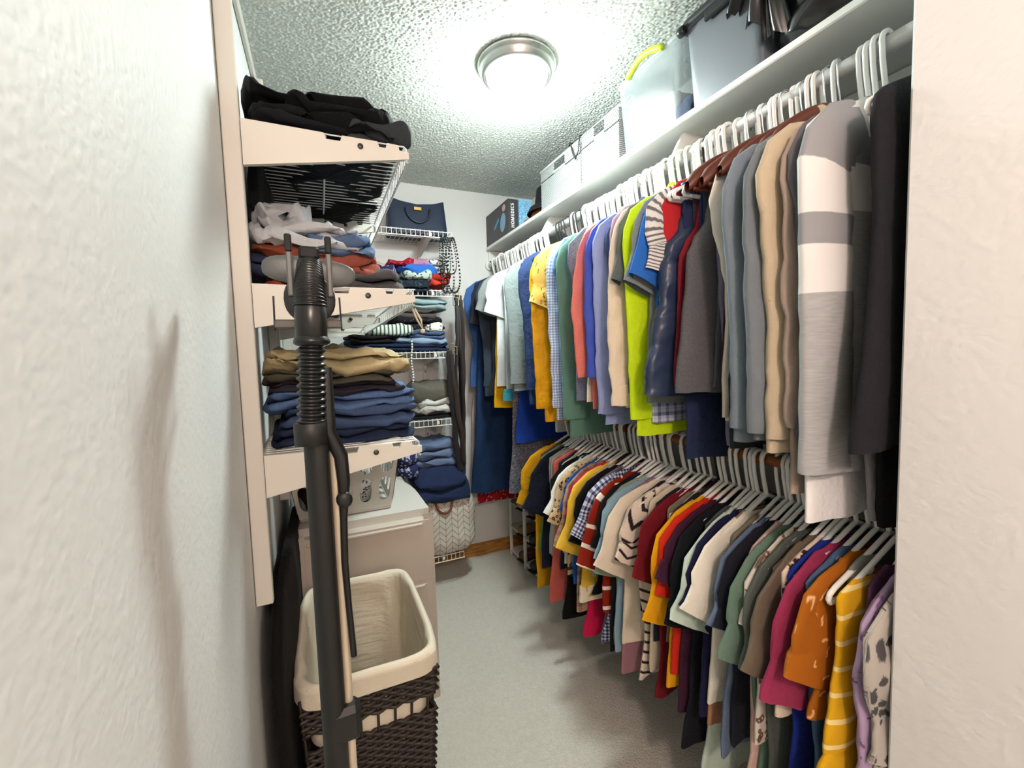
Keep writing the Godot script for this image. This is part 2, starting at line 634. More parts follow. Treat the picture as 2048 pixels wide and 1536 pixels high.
# the hollow cloth body: rows run from the neck down to the hem
func cloth_body(prof: Array, hem: float, thick: float, folds: float, seed_: float, skew := 0.0, puff := 0.0) -> Mesher:
	var m := Mesher.new()
	var top: float = prof[0].y
	var nv := 30 if puff == 0.0 else 72
	var nu := 36
	var f := func(u: float, q: float) -> Array:
		var qq := pow(q, 1.45)
		var y := lerpf(top, hem, qq)
		var a := u * TAU
		var cx := cos(a); var sz := sin(a)
		var w := profile_w(prof, y)
		var ex := signf(cx) * pow(absf(cx), 0.8)
		var x := ex * w
		var t := thick * lerpf(0.55, 1.0, smoothstep(0.0, 0.35, q))
		if puff > 0.0:
			t += puff * pow(absf(sin(y * 27.0)), 0.5)
			x += signf(cx) * puff * 0.7 * pow(absf(sin(y * 27.0)), 0.5)
		var z := signf(sz) * pow(absf(sz), 0.6) * t
		var d := smoothstep(0.02, 0.9, q)
		# soft vertical folds swing the sheet to and fro
		z += folds * d * (sin(x * 38.0 + seed_ * 3.1 + y * 2.0) * 0.6 + noise.get_noise_3d(x * 7.0, y * 3.0 + seed_, seed_) * 1.3)
		z += noise.get_noise_3d(x * 16.0, y * 14.0, seed_ * 2.0) * (0.004 + puff * 0.25)
		if puff > 0.0: z += noise.get_noise_3d(x * 30.0, y * 70.0, 4.0) * 0.006
		x += noise.get_noise_2d(y * 3.0 + seed_ * 9.0, signf(cx)) * 0.008 * d
		x += skew * (y - top)
		y += noise.get_noise_2d(x * 5.0 + seed_, 3.0) * 0.012 * qq
		return [Vector3(x, y, z), Vector2(x + (0.3 if sz < 0 else 0.0), -y)]
	m.grid(f, nu, nv, true)
	return m

func cloth_sleeve(s: float, from: Vector2, out: float, length: float, w0: float, w1: float, thick: float, seed_: float, creases := 1.0) -> Mesher:
	var m := Mesher.new()
	var long := length > 0.35
	var pts := []                                     # "out" says how far the outer edge stands beyond the shoulder
	var p0 := Vector2(from.x - 0.115, from.y + 0.05 - w0)
	if long:
		pts = [p0, Vector2(from.x - 0.03, from.y - w0 * 0.85), Vector2(from.x + out - w1 * 1.15, from.y - length * 0.55), Vector2(from.x + out * 0.8 - w1, from.y - length)]
	else:
		pts = [p0, Vector2(from.x - 0.03, from.y - w0 * 0.85), Vector2(from.x + out * 0.58 - w1 * 0.76, from.y - length * 0.64), Vector2(from.x + out - w1 * 0.73, from.y - length * 0.97)]
	for i in 4: pts[i].x *= s
	var cv := Curve3D.new()
	for i in 4:
		var a: Vector2 = pts[maxi(i - 1, 0)]; var b: Vector2 = pts[mini(i + 1, 3)]
		var h := (b - a) * 0.17
		cv.add_point(Vector3(pts[i].x, pts[i].y, 0), Vector3(-h.x, -h.y, 0), Vector3(h.x, h.y, 0))
	var total := cv.get_baked_length()
	var nv := 22 if long else 10
	var f := func(u: float, q: float) -> Array:
		var c := cv.sample_baked(q * total, true)
		var e := cv.sample_baked(minf(q * total + 0.01, total), true) - cv.sample_baked(maxf(q * total - 0.01, 0.0), true)
		var d := Vector2(e.x, e.y).normalized()
		var nrm := Vector2(-d.y, d.x)
		var a := u * TAU
		var w := lerpf(w0, w1, q)
		if long and q > 0.93: w *= 1.04
		var tz := thick * lerpf(0.8, 1.15, q) * lerpf(1.0, 0.8, absf(q - 0.5))
		var k := cos(a) * w
		var z := sin(a) * tz
		z += noise.get_noise_3d(k * 18.0, q * 7.0 * length * 2.0, seed_ + s) * 0.011 * creases
		k += noise.get_noise_3d(q * 9.0 * length, sin(a) * 0.5, seed_ * 1.7 + s) * 0.005 * creases * smoothstep(0.0, 0.3, q)
		return [Vector3(c.x + nrm.x * k, c.y + nrm.y * k, z), Vector2(k + 0.2 * signf(z), q * total)]
	m.grid(f, 18, nv, true)
	return m

# g: z, name, desc, kind, cloth, hem (world y), and options
func garment(g: Dictionary, rod_y: float, where: String) -> void:
	var z: float = -g.z
	var turn: float = g.get("turn", noise.get_noise_2d(g.z * 2.0, rod_y) * 0.12)
	var sx: float = ROD_X + g.get("dx", rng.randf_range(-0.008, 0.008))
	var sd: float = g.z * 5.0 + rod_y * 10.0
	var t := thing(g.name, g.desc + " " + where, g.get("cat", "clothing"), Vector3(sx, rod_y, z), turn, "clothes hanging " + where)
	var mt: Material = g.cloth
	var hem: float = g.hem - rod_y
	var ws: float = g.get("ws", 0.205)
	var wh: float = g.get("wh", 0.215)
	var nh: float = g.get("neck", 0.075)
	var thick: float = g.get("thick", 0.0125)
	var folds: float = g.get("folds", 0.006)
	var slope := func(x: float) -> float: return -0.085 - 0.09 * (x / 0.205)
	var ytop: float = slope.call(nh)
	var ysh: float = slope.call(ws)
	var prof: Array
	match g.kind:
		"vest":
			prof = [Vector2(nh, ytop), Vector2(0.14, slope.call(0.14)), Vector2(0.142, -0.2), Vector2(0.155, -0.265), Vector2(0.195, -0.325), Vector2(0.212, -0.36), Vector2(wh, hem)]
		"tank":
			prof = [Vector2(nh, ytop), Vector2(0.135, slope.call(0.135)), Vector2(0.13, -0.24), Vector2(0.14, -0.31), Vector2(0.18, -0.37), Vector2(0.19, -0.40), Vector2(wh, hem)]
		"dress":
			prof = [Vector2(nh, ytop), Vector2(ws, ysh), Vector2(ws * 0.97, ysh - 0.05), Vector2(ws * 0.93, -0.36), Vector2(ws * 0.9, -0.48), Vector2(wh * 0.85, lerpf(-0.48, hem, 0.5)), Vector2(wh, hem)]
		"skirt":
			prof = [Vector2(0.15, -0.115), Vector2(0.155, -0.15), Vector2(0.17, -0.25), Vector2(wh, hem)]
		"trousers":
			prof = [Vector2(0.16, -0.19), Vector2(0.165, -0.2), Vector2(0.165, -0.3), Vector2(wh, hem)]
		_:
			prof = [Vector2(nh, ytop), Vector2(ws, ysh), Vector2(ws + 0.003, ysh - 0.03), Vector2(ws * 0.97, ysh - 0.2), Vector2(wh, hem)]
	var body := part({"skirt": "skirt_panel", "trousers": "trouser_leg"}.get(g.kind, "body"), cloth_body(prof, hem, thick, folds, sd, g.get("skew", 0.0), g.get("puff", 0.0)), mt, t)
	if g.has("sleeve"):
		var sl: float = g.sleeve
		var long := sl > 0.35
		for s in [-1.0, 1.0]:
			var o := part("sleeve", cloth_sleeve(s, Vector2(ws, ysh), g.get("out", 0.06 if long else 0.085), sl, g.get("w0", 0.078 if long else 0.082), g.get("w1", 0.046 if long else 0.072), thick * 1.25, sd, g.get("crease", 1.0)), g.get("sleeve_cloth", mt), t)
			if g.get("cuff", false) and s < 0:
				var m := Mesher.new()
				var e := Vector2(s * (ws + g.get("out", 0.06) * 0.8 - g.get("w1", 0.046)), ysh - sl)
				m.slab(Vector3(e.x, e.y + 0.028, 0), Vector3(0.05, 0.034, 0.022), Basis.IDENTITY, noise, 0.003, 9.0, 16, 6, 0.6, 0.25)
				part("cuff", m, mt, o)
	if g.get("collar", false):
		var m := Mesher.new()
		var pts := []; var rr := []
		for k in 13:
			var a := TAU * k / 12.0
			pts.append(Vector3(cos(a) * (nh + 0.004), ytop + 0.012 - 0.02 * maxf(sin(a), 0.0), sin(a) * 0.022))
		pts.pop_back()
		m.tube(pts, 0.014, 6, true)
		part("collar", m, mt, t)
	if g.has("waist"):                                        # gathered skirt below a seam
		var m := cloth_body([Vector2(ws * 1.12, g.waist - rod_y), Vector2(ws * 1.2, g.waist - rod_y - 0.02), Vector2(wh, hem)], hem, thick * 1.6, 0.016, sd + 4.0)
		part("skirt_panel", m, g.get("skirt_cloth", mt), t)
		body.mesh = cloth_body([Vector2(nh, ytop), Vector2(ws, ysh), Vector2(ws * 0.99, ysh - 0.05), Vector2(ws * 1.12, g.waist - rod_y)], g.waist - rod_y, thick, folds, sd).mesh()
	if g.has("trim"):                                         # a ruffled or banded hem
		var m := cloth_body([Vector2(profile_w(prof, hem + 0.05) + 0.008, hem + 0.05), Vector2(wh + 0.012, hem - 0.012)], hem - 0.012, thick * 1.5, 0.012, sd + 9.0)
		part("hem_band", m, g.trim, t)
	hang(g.get("hanger", "skirt" if false else ("clip" if g.kind == "skirt" else "plastic")), g.desc, sx, rod_y, z, turn, where, clampf(ws / 0.205, 0.7, 1.0) * 0.96)

# plain tops that fill the gaps; they share four meshes
func filler(z: float, rod_y: float, where: String, hexes: Array, words: Array, beside: String, low: float, kind: String) -> void:
	var i := rng.randi() % hexes.size()
	var k := rng.randi() % 4
	var key := "filler_%d_%s" % [k, where]
	if not shared.has(key):
		var hem: float = low - rod_y + 0.03 * k
		var nh := 0.075 if rod_y > 1.5 else 0.095
		var sw := 0.155 if rod_y > 1.5 else 0.175
		shared[key] = cloth_body([Vector2(nh, -0.085 - 0.09 * nh / 0.205), Vector2(sw, -0.085 - 0.09 * sw / 0.205), Vector2(sw + 0.003, -0.2), Vector2(sw - 0.004, -0.36), Vector2(sw + 0.008, hem)], hem, 0.009, 0.004, 3.0 + k * 7.7).mesh()
	var t := thing("hanging_shirt", words[i] + " thin shirt just " + beside, "clothing", Vector3(ROD_X + rng.randf_range(-0.004, 0.016), rod_y, -z), noise.get_noise_2d(z * 2.0, rod_y) * 0.12, "clothes hanging " + where)
	part("body", shared[key], cloth(hexes[i]), t)
	hang(kind, words[i] + " shirt " + beside, t.position.x, rod_y, -z, t.rotation.y, where, 0.74 if rod_y > 1.5 else 0.84)

func row(list: Array, rod_y: float, where: String, low: float, step: float, hexes: Array, words: Array) -> void:
	list.sort_custom(func(a, b): return a.z < b.z)
	for i in list.size():
		garment(list[i], rod_y, where)
		if i + 1 < list.size():
			var gap: float = list[i + 1].z - list[i].z
			var n := clampi(roundi(gap / step) - 1, 0, 4)
			if list[i].get("gap", false): n = 0
			for k in n:
				var beside: String = ["behind the " + list[i].desc, "before the " + list[i + 1].desc, "two behind the " + list[i].desc, "two before the " + list[i + 1].desc][k]
				var at: float = [1.0, n * 1.0, 2.0, n - 1.0][k]
				filler(list[i].z + gap * at / (n + 1), rod_y, where, hexes, words, beside, low, "black" if rng.randf() < 0.1 else "plastic")

func right_storage() -> void:
	# the painted shelf over the upper rail
	var white := mat("e4e5e0", 0.5)
	var t := thing("wall_shelf", "long white painted board shelf above the upper clothes rail", "shelf", Vector3(XR, 2.083, 0))
	part("board", slab_box(Vector3(1.045 - XR, -0.02, ZB + 0.002), Vector3(-0.002, 0, -0.388), 0.003), white, t)
	part("cleat", slab_box(Vector3(-0.022, -0.105, ZB + 0.004), Vector3(-0.002, -0.021, -0.42), 0.003), white, t)
	part("cleat", slab_box(Vector3(1.06 - XR, -0.105, ZB + 0.002), Vector3(-0.024, -0.021, ZB + 0.02), 0.003), white, t)
	for z in [-1.08, -1.96]:
		var m := Mesher.new()
		m.prism(PackedVector2Array([Vector2(0, -0.02), Vector2(-0.30, -0.02), Vector2(-0.345, -0.1), Vector2(-0.335, -0.14), Vector2(-0.31, -0.12), Vector2(-0.28, -0.06), Vector2(-0.03, -0.2), Vector2(0, -0.2)]), Vector3(-0.002, 0, z), Vector3(1, 0, 0), Vector3(0, 1, 0), Vector3(0, 0, 0.012))
		part("bracket", m, white, t)
	# rails
	var m := Mesher.new()
	t = thing("clothes_rail", "white metal upper clothes rail under the painted shelf", "rail", Vector3(ROD_X, ROD_TOP, ZB))
	m.tube([Vector3(0, 0, 0.004), Vector3(0, 0, -ZB - 0.387)], 0.0165, 20)
	part("rod", m, mat("c9c9c6", 0.35, {"metal": 0.25}), t)
	m = Mesher.new()
	m.tube([Vector3(0, 0, 0.001), Vector3(0, 0, 0.02)], 0.03, 20)
	part("end_socket", m, white, t)
	t = thing("clothes_rail", "lower clothes rail with a varnished wooden pole", "rail", Vector3(ROD_X, ROD_LOW, -1.80))
	m = Mesher.new()
	m.tube([Vector3.ZERO, Vector3(0, 0, 1.41)], 0.0165, 20)
	part("rod", m, mat("ffffff", 0.4, {"tex": mottle("pole", "6b3a18", "9a5f2a", 128, 0.05, 4, Vector2(4, 0.5)), "scale": 2.0}), t)
	m = Mesher.new()
	m.box(Vector3(0.15, -0.03, -0.012), Vector3(0.37, 0.12, 0.02), 0.003)
	part("end_support", m, white, t)

func upper_row() -> void:
	var w := "on the upper rail"
	var L := []
	var a := func(z: float, called: String, desc: String, kind: String, c: Material, hem: float, o := {}) -> void:
		var g := {"z": z, "name": called, "desc": desc, "kind": kind, "cloth": c, "hem": hem}
		g.merge(o)
		L.append(g)
	a.call(0.425, "cardigan", "long black knitted cardigan", "top", cloth("1f2023"), 1.19, {"wh": 0.245, "thick": 0.02, "folds": 0.004, "hanger": "black", "gap": true})
	a.call(0.445, "trousers", "black trousers behind the black cardigan", "trousers", cloth("17171a"), 1.02, {"wh": 0.12, "gap": true})
	a.call(0.462, "trousers", "mid grey trousers", "trousers", cloth("77777a"), 1.03, {"wh": 0.17, "dx": 0.05, "gap": true})
	a.call(0.524, "shirt", "plain white long-tailed shirt", "top", cloth("e6e6e6"), 1.02, {"sleeve": 0.6, "out": -0.03, "wh": 0.205, "ws": 0.19, "gap": true})
	a.call(0.508, "sweater", "heather grey sweater with white shoulder bands", "top", mat("ffffff", 0.9, {"tex": bands(), "spec": 0.2}), 1.12, {"sleeve": 0.66, "out": 0.05, "w0": 0.085, "w1": 0.07, "thick": 0.02, "crease": 0.35, "gap": true})
	a.call(0.540, "cardigan", "dark grey ribbed cardigan", "top", cloth("5d5c60"), 1.19, {"sleeve": 0.55, "out": 0.0, "gap": true})
	a.call(0.553, "coat", "taupe thin coat", "top", cloth("9a8b7f"), 1.07, {"sleeve": 0.58, "out": 0.03, "gap": true})
	a.call(0.586, "jacket", "beige linen blazer", "top", cloth("b9ab92"), 1.15, {"sleeve": 0.61, "out": 0.02, "w0": 0.085, "w1": 0.06, "thick": 0.02, "hanger": "wood", "collar": true, "crease": 0.7})
	a.call(0.616, "jacket", "smooth blue-grey suit jacket", "top", cloth("6f777d"), 1.17, {"sleeve": 0.6, "out": 0.04, "w0": 0.085, "w1": 0.055, "thick": 0.019, "hanger": "wood", "crease": 0.5})
	a.call(0.668, "jacket", "blue-grey zipped jacket", "top", cloth("74808a"), 1.16, {"sleeve": 0.6, "out": 0.025, "w0": 0.085, "w1": 0.055, "thick": 0.02, "hanger": "wood", "crease": 0.5})
	a.call(0.710, "camisole", "charcoal sleeveless top", "tank", cloth("2c2e33"), 1.13, {"hanger": "wood", "wh": 0.18})
	a.call(0.744, "blouse", "ivory long-sleeved blouse", "top", cloth("d8cfc0"), 1.2, {"sleeve": 0.62, "out": -0.02, "w1": 0.045, "ws": 0.165, "wh": 0.17})
	a.call(0.766, "trousers", "lilac grey narrow trousers", "trousers", cloth("6f6c82"), 1.12, {"wh": 0.13, "hanger": "wood"})
	a.call(0.800, "fleece_vest", "charcoal grey fleece vest", "vest", cloth("58585b", "heather", ["505053", "68686c"], 8.0, 0.95), 1.26, {"wh": 0.25, "thick": 0.02, "folds": 0.004, "collar": true, "hanger": "wood"})
	a.call(0.845, "knit_vest", "maroon knitted vest", "vest", cloth("7a1f2b"), 1.27, {"wh": 0.232})
	a.call(0.904, "sweater", "bright red sweater", "top", cloth("b3272d"), 1.3, {"sleeve": 0.3, "out": -0.03, "ws": 0.17, "wh": 0.18})
	a.call(0.890, "puffer_vest", "navy quilted puffer vest", "vest", mat("27344f", 0.38, {"spec": 0.5}), 1.25, {"wh": 0.272, "thick": 0.018, "puff": 0.016, "folds": 0.003})
	a.call(0.915, "tee", "white tee with fine black stripes", "top", cloth("", "fine_stripe", ["dcdad6", "6a6a6e"], 8.0), 1.3, {"sleeve": 0.22, "out": 0.03})
	a.call(0.938, "tee", "strong blue short-sleeved tee", "top", cloth("2b65b8"), 1.3, {"sleeve": 0.24, "out": 0.085, "w1": 0.055, "crease": 0.5})
	a.call(0.966, "tee", "grey-green cuffed tee", "top", cloth("7f8887", "heather", ["737c7b", "8d9695"]), 1.22, {"sleeve": 0.26, "out": 0.08, "crease": 0.5})
	a.call(0.990, "shirt", "navy checked shirt", "top", cloth("", "plaid", ["c3c9dc", "2f3c66"], 12.0), 1.16, {"sleeve": 0.25, "out": 0.0, "ws": 0.175, "wh": 0.18})
	a.call(1.012, "sports_jersey", "neon lime long-sleeved sports top", "top", cloth("c4e51c", "", [], 10.0, 0.6), 1.12, {"sleeve": 0.62, "out": 0.045, "w0": 0.085, "w1": 0.06, "collar": true, "crease": 0.6})
	a.call(1.040, "tee", "dark grey short tee", "top", cloth("5f6468"), 1.25, {"sleeve": 0.24, "out": 0.06})
	a.call(1.066, "shirt", "pale peach shirt with buttoned cuffs", "top", cloth("e3d3bd", "", [], 10.0, 0.7), 1.2, {"sleeve": 0.58, "out": 0.075, "w1": 0.06, "cuff": true, "collar": true})
	a.call(1.105, "shirt", "mauve finely striped shirt", "top", cloth("", "pinstripe", ["b79aa8", "8e6c84"], 12.0), 1.25, {"sleeve": 0.45, "out": 0.02, "ws": 0.19})
	a.call(1.140, "shirt", "dark denim shirt", "top", cloth("", "denim", ["2f4166", "4c6288"]), 1.2, {"sleeve": 0.56, "out": 0.0, "collar": true, "ws": 0.185})
	a.call(1.170, "shirt", "periwinkle blue dress shirt", "top", cloth("8f9ccb", "", [], 10.0, 0.75), 1.13, {"sleeve": 0.62, "out": 0.05, "w1": 0.06, "cuff": true})
	a.call(1.192, "blouse", "royal blue satin blouse", "top", cloth("3f55b4", "", [], 10.0, 0.55), 1.2, {"sleeve": 0.5, "out": 0.065, "w1": 0.06})
	a.call(1.268, "shirt", "cream cotton shirt", "top", cloth("d9cfba"), 1.2, {"sleeve": 0.58, "out": -0.02, "ws": 0.18})
	a.call(1.236, "shirt", "coral red long-sleeved shirt", "top", cloth("dd6a5e", "heather", ["d56c61", "ea968a"]), 1.18, {"sleeve": 0.5, "out": 0.08, "w1": 0.05, "collar": true})
	a.call(1.330, "tee", "grey speckled tee", "top", cloth("", "speckle", ["6d7488", "8c94a6", "565c72"]), 1.2, {"sleeve": 0.3, "out": 0.01, "ws": 0.195})
	a.call(1.410, "sweater", "sage green sweater", "top", cloth("5e8474"), 1.05, {"sleeve": 0.67, "out": 0.045, "w0": 0.085, "w1": 0.065, "thick": 0.02, "collar": true, "crease": 0.5})
	a.call(1.455, "shirt", "washed blue plaid shirt", "top", cloth("", "plaid", ["8fb2d4", "41517f"], 8.0), 1.2, {"sleeve": 0.33, "out": -0.01, "ws": 0.195})
	a.call(1.490, "shirt", "light blue gingham shirt", "top", cloth("", "gingham", ["dfe4ee", "7f96c4"], 12.0), 1.1, {"sleeve": 0.64, "out": 0.045, "w1": 0.055, "ws": 0.195})
	a.call(1.525, "blouse", "pale silver blue satin blouse", "top", cloth("a9bccb", "", [], 10.0, 0.4), 1.18, {"sleeve": 0.55, "out": -0.02, "ws": 0.17, "wh": 0.18})
	a.call(1.556, "blouse", "mustard scribble print blouse", "top", cloth("", "sprig", ["e0b75e", "6f4f10"], 8.0), 1.56, {"sleeve": 0.24, "out": 0.06})
	a.call(1.590, "blouse", "mustard yellow satin blouse", "top", cloth("d79a12", "", [], 10.0, 0.4), 1.08, {"sleeve": 0.65, "out": 0.055, "w0": 0.085, "w1": 0.06, "crease": 1.5, "hanger": "black"})
	a.call(1.712, "blazer", "navy blue blazer", "top", cloth("2a395f"), 1.15, {"sleeve": 0.58, "out": 0.02, "thick": 0.02, "hanger": "black", "gap": true})
	a.call(1.885, "sweater", "pale grey-green sweater", "top", cloth("7d8887"), 1.2, {"sleeve": 0.56, "out": 0.045, "w0": 0.085, "w1": 0.07, "wh": 0.225, "thick": 0.02, "folds": 0.004, "crease": 0.4})
	a.call(1.950, "dress", "cobalt blue dress", "dress", cloth("1d3f9a"), 0.93, {"wh": 0.19, "ws": 0.19})
	a.call(2.000, "dress", "black and white tweed dress", "dress", cloth("", "tweed", ["2a2c3a", "8a8c9a", "b6b7c0"]), 0.66, {"wh": 0.21, "ws": 0.19})
	a.call(2.060, "pullover", "white top with a teal edge", "top", cloth("c3cacd"), 1.14, {"ws": 0.185, "wh": 0.19, "trim": cloth("3f9fb4")})
	a.call(2.130, "tee", "white cotton tee", "top", cloth("c9cdcc"), 1.2, {"sleeve": 0.22, "out": 0.05})
	a.call(2.170, "pullover", "golden yellow long top", "top", cloth("d79f14"), 1.08, {"ws": 0.19})
	a.call(2.240, "dress", "black dress with grey cap sleeves", "dress", cloth("24262b"), 1.15, {"sleeve": 0.2, "out": 0.06, "sleeve_cloth": cloth("7e8484"), "wh": 0.22})
	a.call(2.320, "blouse", "dark slate blouse", "top", cloth("323a45"), 1.13, {"sleeve": 0.6, "out": 0.02, "w1": 0.06})
	a.call(2.390, "blouse", "black blouse with red printed hem", "top", cloth("23222b"), 1.58, {"sleeve": 0.26, "out": 0.05, "trim": cloth("a8473a")})
	a.call(2.460, "dress", "long deep navy flared dress", "dress", cloth("1c3152"), 0.53, {"wh": 0.245, "ws": 0.19, "thick": 0.03, "folds": 0.02, "dx": -0.02})
	a.call(2.530, "jacket", "mid blue denim jacket", "top", cloth("", "denim", ["31528c", "4b6fa8"]), 1.18, {"sleeve": 0.62, "out": 0.0, "w0": 0.085, "w1": 0.06, "ws": 0.19})
	a.call(2.600, "dress", "red floral dress", "dress", cloth("", "floral", ["a81c24", "d8b0a8", "7a1118"]), 0.41, {"wh": 0.17, "ws": 0.18, "dx": -0.01})
	a.call(2.655, "dress", "long white cotton dress", "dress", cloth("d8d3ca"), 0.40, {"wh": 0.25, "ws": 0.18, "dx": 0.03})
	a.call(0.872, "trousers", "navy blue trousers below the puffer vest", "trousers", cloth("26304e"), 1.07, {"wh": 0.15, "hanger": "plastic"})
	row(L, ROD_TOP, w, 1.27, 0.0125, ["2b2f3c", "4b4e55", "e0dfda", "8a8f96", "23345c", "6d5a50", "9fb0bd", "3a2a33"], ["inky navy", "smoke grey", "off-white", "silver grey", "dark blue", "brown", "powder blue", "dark plum"])
	for k in 6:
		hang("black", "", ROD_X, ROD_TOP, -1.625 - 0.024 * k - (0.05 if k > 2 else 0.0), 0.1 * sin(k * 2.0), ["first", "second", "third"][k % 3] + " behind the " + ("mustard yellow satin blouse" if k < 3 else "navy blue blazer"))

# 1 m of knit: grey ground with two white bands across the shoulder
func bands() -> Texture2D:
	if texs.has("bands"): return texs["bands"]
	var h := 512
	var im := Image.create(64, h, false, Image.FORMAT_RGB8)
	var r := RandomNumberGenerator.new()
	r.seed = 4
	for y in h:
		var m := float(y) / h
		var c := Color("a3a5a6") if m > 0.34 else (Color("d5d6d4") if (m < 0.0) or (m > 0.12 and m < 0.2) or (m > 0.255) else Color("8d8f92"))
		if m > 0.34: c = Color("a6a8a8")
		for x in 64:
			im.set_pixel(x, y, c.lerp(Color("7d8082"), r.randf() * 0.35) if m > 0.34 else c)
	im.generate_mipmaps()
	texs["bands"] = ImageTexture.create_from_image(im)
	return texs["bands"]

func lower_row() -> void:
	var w := "on the lower rail"
	var L := []
	var a := func(z: float, called: String, desc: String, kind: String, c: Material, hem: float, o := {}) -> void:
		var g := {"z": z, "name": called, "desc": desc, "kind": kind, "cloth": c, "hem": hem, "neck": 0.09}
		g.merge(o, true)
		L.append(g)
	a.call(0.402, "cardigan", "pale grey dotted cardigan", "top", cloth("", "spots", ["a8a49c", "4a4a4c"], 5.0), 0.49, {"sleeve": 0.29, "out": 0.0, "ws": 0.19, "w1": 0.085})
	a.call(0.418, "dress", "lavender dress with dark sprigs", "dress", cloth("", "sprig", ["a58fae", "6c5578"], 5.0), 0.3, {"sleeve": 0.38, "out": 0.035, "wh": 0.2, "folds": 0.014, "ws": 0.18, "w1": 0.06})
	a.call(0.437, "blouse", "plum purple blouse", "top", cloth("4d2f49"), 0.37, {"w1": 0.085, "ws": 0.15, "wh": 0.16})
	a.call(0.462, "dress", "yellow striped dress with gathered skirt", "dress", cloth("", "wide_stripe", ["cfa01c", "e6cf8c"], 10.0), 0.26, {"waist": 0.60, "wh": 0.315, "ws": 0.2, "neck": 0.15, "skirt_cloth": cloth("cfa01c")})
	a.call(0.479, "camisole", "grey sleeveless knit top", "tank", cloth("7d8078"), 0.47)
	a.call(0.500, "blouse", "rust orange leaf print blouse", "top", cloth("", "sprig", ["9c5a16", "dcae7e"], 5.0), 0.63, {"sleeve": 0.20, "out": 0.07, "w0": 0.085, "w1": 0.085})
	a.call(0.521, "dress", "rusty denim layered dress", "dress", cloth("", "denim", ["3f5676", "55708f"]), 0.37, {"wh": 0.2, "trim": cloth("8a3038")})
	a.call(0.540, "blouse", "raspberry pink blouse", "top", cloth("8e2f50"), 0.64, {"sleeve": 0.27, "out": 0.08, "w0": 0.09, "w1": 0.085})
	a.call(0.559, "skirt", "royal blue skirt", "dress", cloth("1c2f86"), 0.16, {"wh": 0.23, "ws": 0.2})
	a.call(0.573, "blouse", "brown and white animal spot blouse", "top", cloth("", "spots", ["d8c8b4", "3a2620"], 5.0), 0.58, {"wh": 0.225})
	a.call(0.588, "tee", "olive brown tee", "top", cloth("655a4c"), 0.6, {"sleeve": 0.24, "out": 0.09, "w0": 0.09, "w1": 0.085})
	a.call(0.616, "dress", "dark grey-green jersey dress", "dress", cloth("545a55"), 0.2, {"sleeve": 0.25, "out": 0.06, "wh": 0.2, "w1": 0.085})
	a.call(0.634, "blouse", "white and brown zebra blouse", "top", cloth("", "leopard", ["d5cdc0", "6b5546"], 5.0), 0.47, {"sleeve": 0.17, "out": 0.05, "w1": 0.085})
	a.call(0.653, "dress", "sage green tee dress", "dress", cloth("60796a"), 0.24, {"sleeve": 0.25, "out": 0.09, "w0": 0.09, "wh": 0.18, "w1": 0.085})
	a.call(0.670, "dress", "pale pink slip dress", "dress", cloth("d2b3a8"), 0.22, {"wh": 0.2, "ws": 0.19})
	a.call(0.684, "pullover", "black top with a silver bow", "top", cloth("1a1c24"), 0.42, {"sleeve": 0.20, "out": 0.06, "w1": 0.085})
	a.call(0.700, "tee", "slate blue tee", "top", cloth("5c6c84"), 0.39, {"sleeve": 0.21, "out": 0.07, "wh": 0.24, "w1": 0.085})
	a.call(0.748, "tee", "soft white tee", "top", cloth("dedacb"), 0.47, {"sleeve": 0.20, "out": 0.095, "w0": 0.088, "w1": 0.085})
	a.call(0.759, "skirt", "tan suede skirt", "top", cloth("a5795c"), 0.4, {"ws": 0.19})
	a.call(0.772, "pullover", "midnight navy top", "top", cloth("1b1b3a"), 0.42, {"sleeve": 0.20, "out": 0.07, "w1": 0.085})
	a.call(0.786, "dress", "pale mint ruffled dress", "dress", cloth("b7c9bd"), 0.22, {"sleeve": 0.24, "out": 0.095, "w0": 0.088, "wh": 0.2, "crease": 1.6, "w1": 0.085})
	a.call(0.826, "dress", "black jersey dress", "dress", cloth("14161b"), 0.3, {"sleeve": 0.27, "out": 0.07, "wh": 0.23, "w1": 0.085})
	a.call(0.852, "pullover", "wine dark purple top", "top", cloth("3a1c30"), 0.37, {"sleeve": 0.18, "w1": 0.085})
	a.call(0.871, "tee", "scarlet red tee", "top", cloth("c02a1a"), 0.47, {"sleeve": 0.22, "out": 0.05, "w1": 0.085})
	a.call(0.888, "cardigan", "marigold yellow cardigan", "top", cloth("dc9c14"), 0.42, {"sleeve": 0.30, "out": 0.08, "w0": 0.085, "w1": 0.085})
	a.call(0.957, "dress", "deep burgundy dress", "dress", cloth("6b1620"), 0.33, {"sleeve": 0.22, "out": 0.07, "wh": 0.21, "w1": 0.085})
	a.call(0.999, "blouse", "cream lace blouse with lime label", "top", cloth("cfc4ac", "heather", ["c4b89e", "dcd2bc"]), 0.37, {"w1": 0.085, "ws": 0.17, "wh": 0.17})
	a.call(1.028, "dress", "cream dress with black herringbone lines", "dress", cloth("", "herringbone", ["d9cbbb", "2a2426"], 5.0), 0.33, {"sleeve": 0.20, "out": 0.07, "wh": 0.2, "folds": 0.012, "w1": 0.085})
	a.call(1.070, "blouse", "creamy white pointed sleeve blouse", "top", cloth("d8ccb8"), 0.42, {"sleeve": 0.24, "out": 0.105, "w0": 0.088, "w1": 0.085})
	a.call(1.090, "skirt", "dusty mauve skirt", "top", cloth("936b72"), 0.3, {"ws": 0.18})
	a.call(1.106, "blouse", "light denim blue blouse", "top", cloth("7f9bab"), 0.37, {"sleeve": 0.23, "out": 0.08, "w1": 0.085})
	a.call(1.126, "blouse", "sage green tie-front blouse", "top", cloth("8b9c82"), 0.38, {"sleeve": 0.28, "out": 0.075, "w0": 0.085, "crease": 1.5})
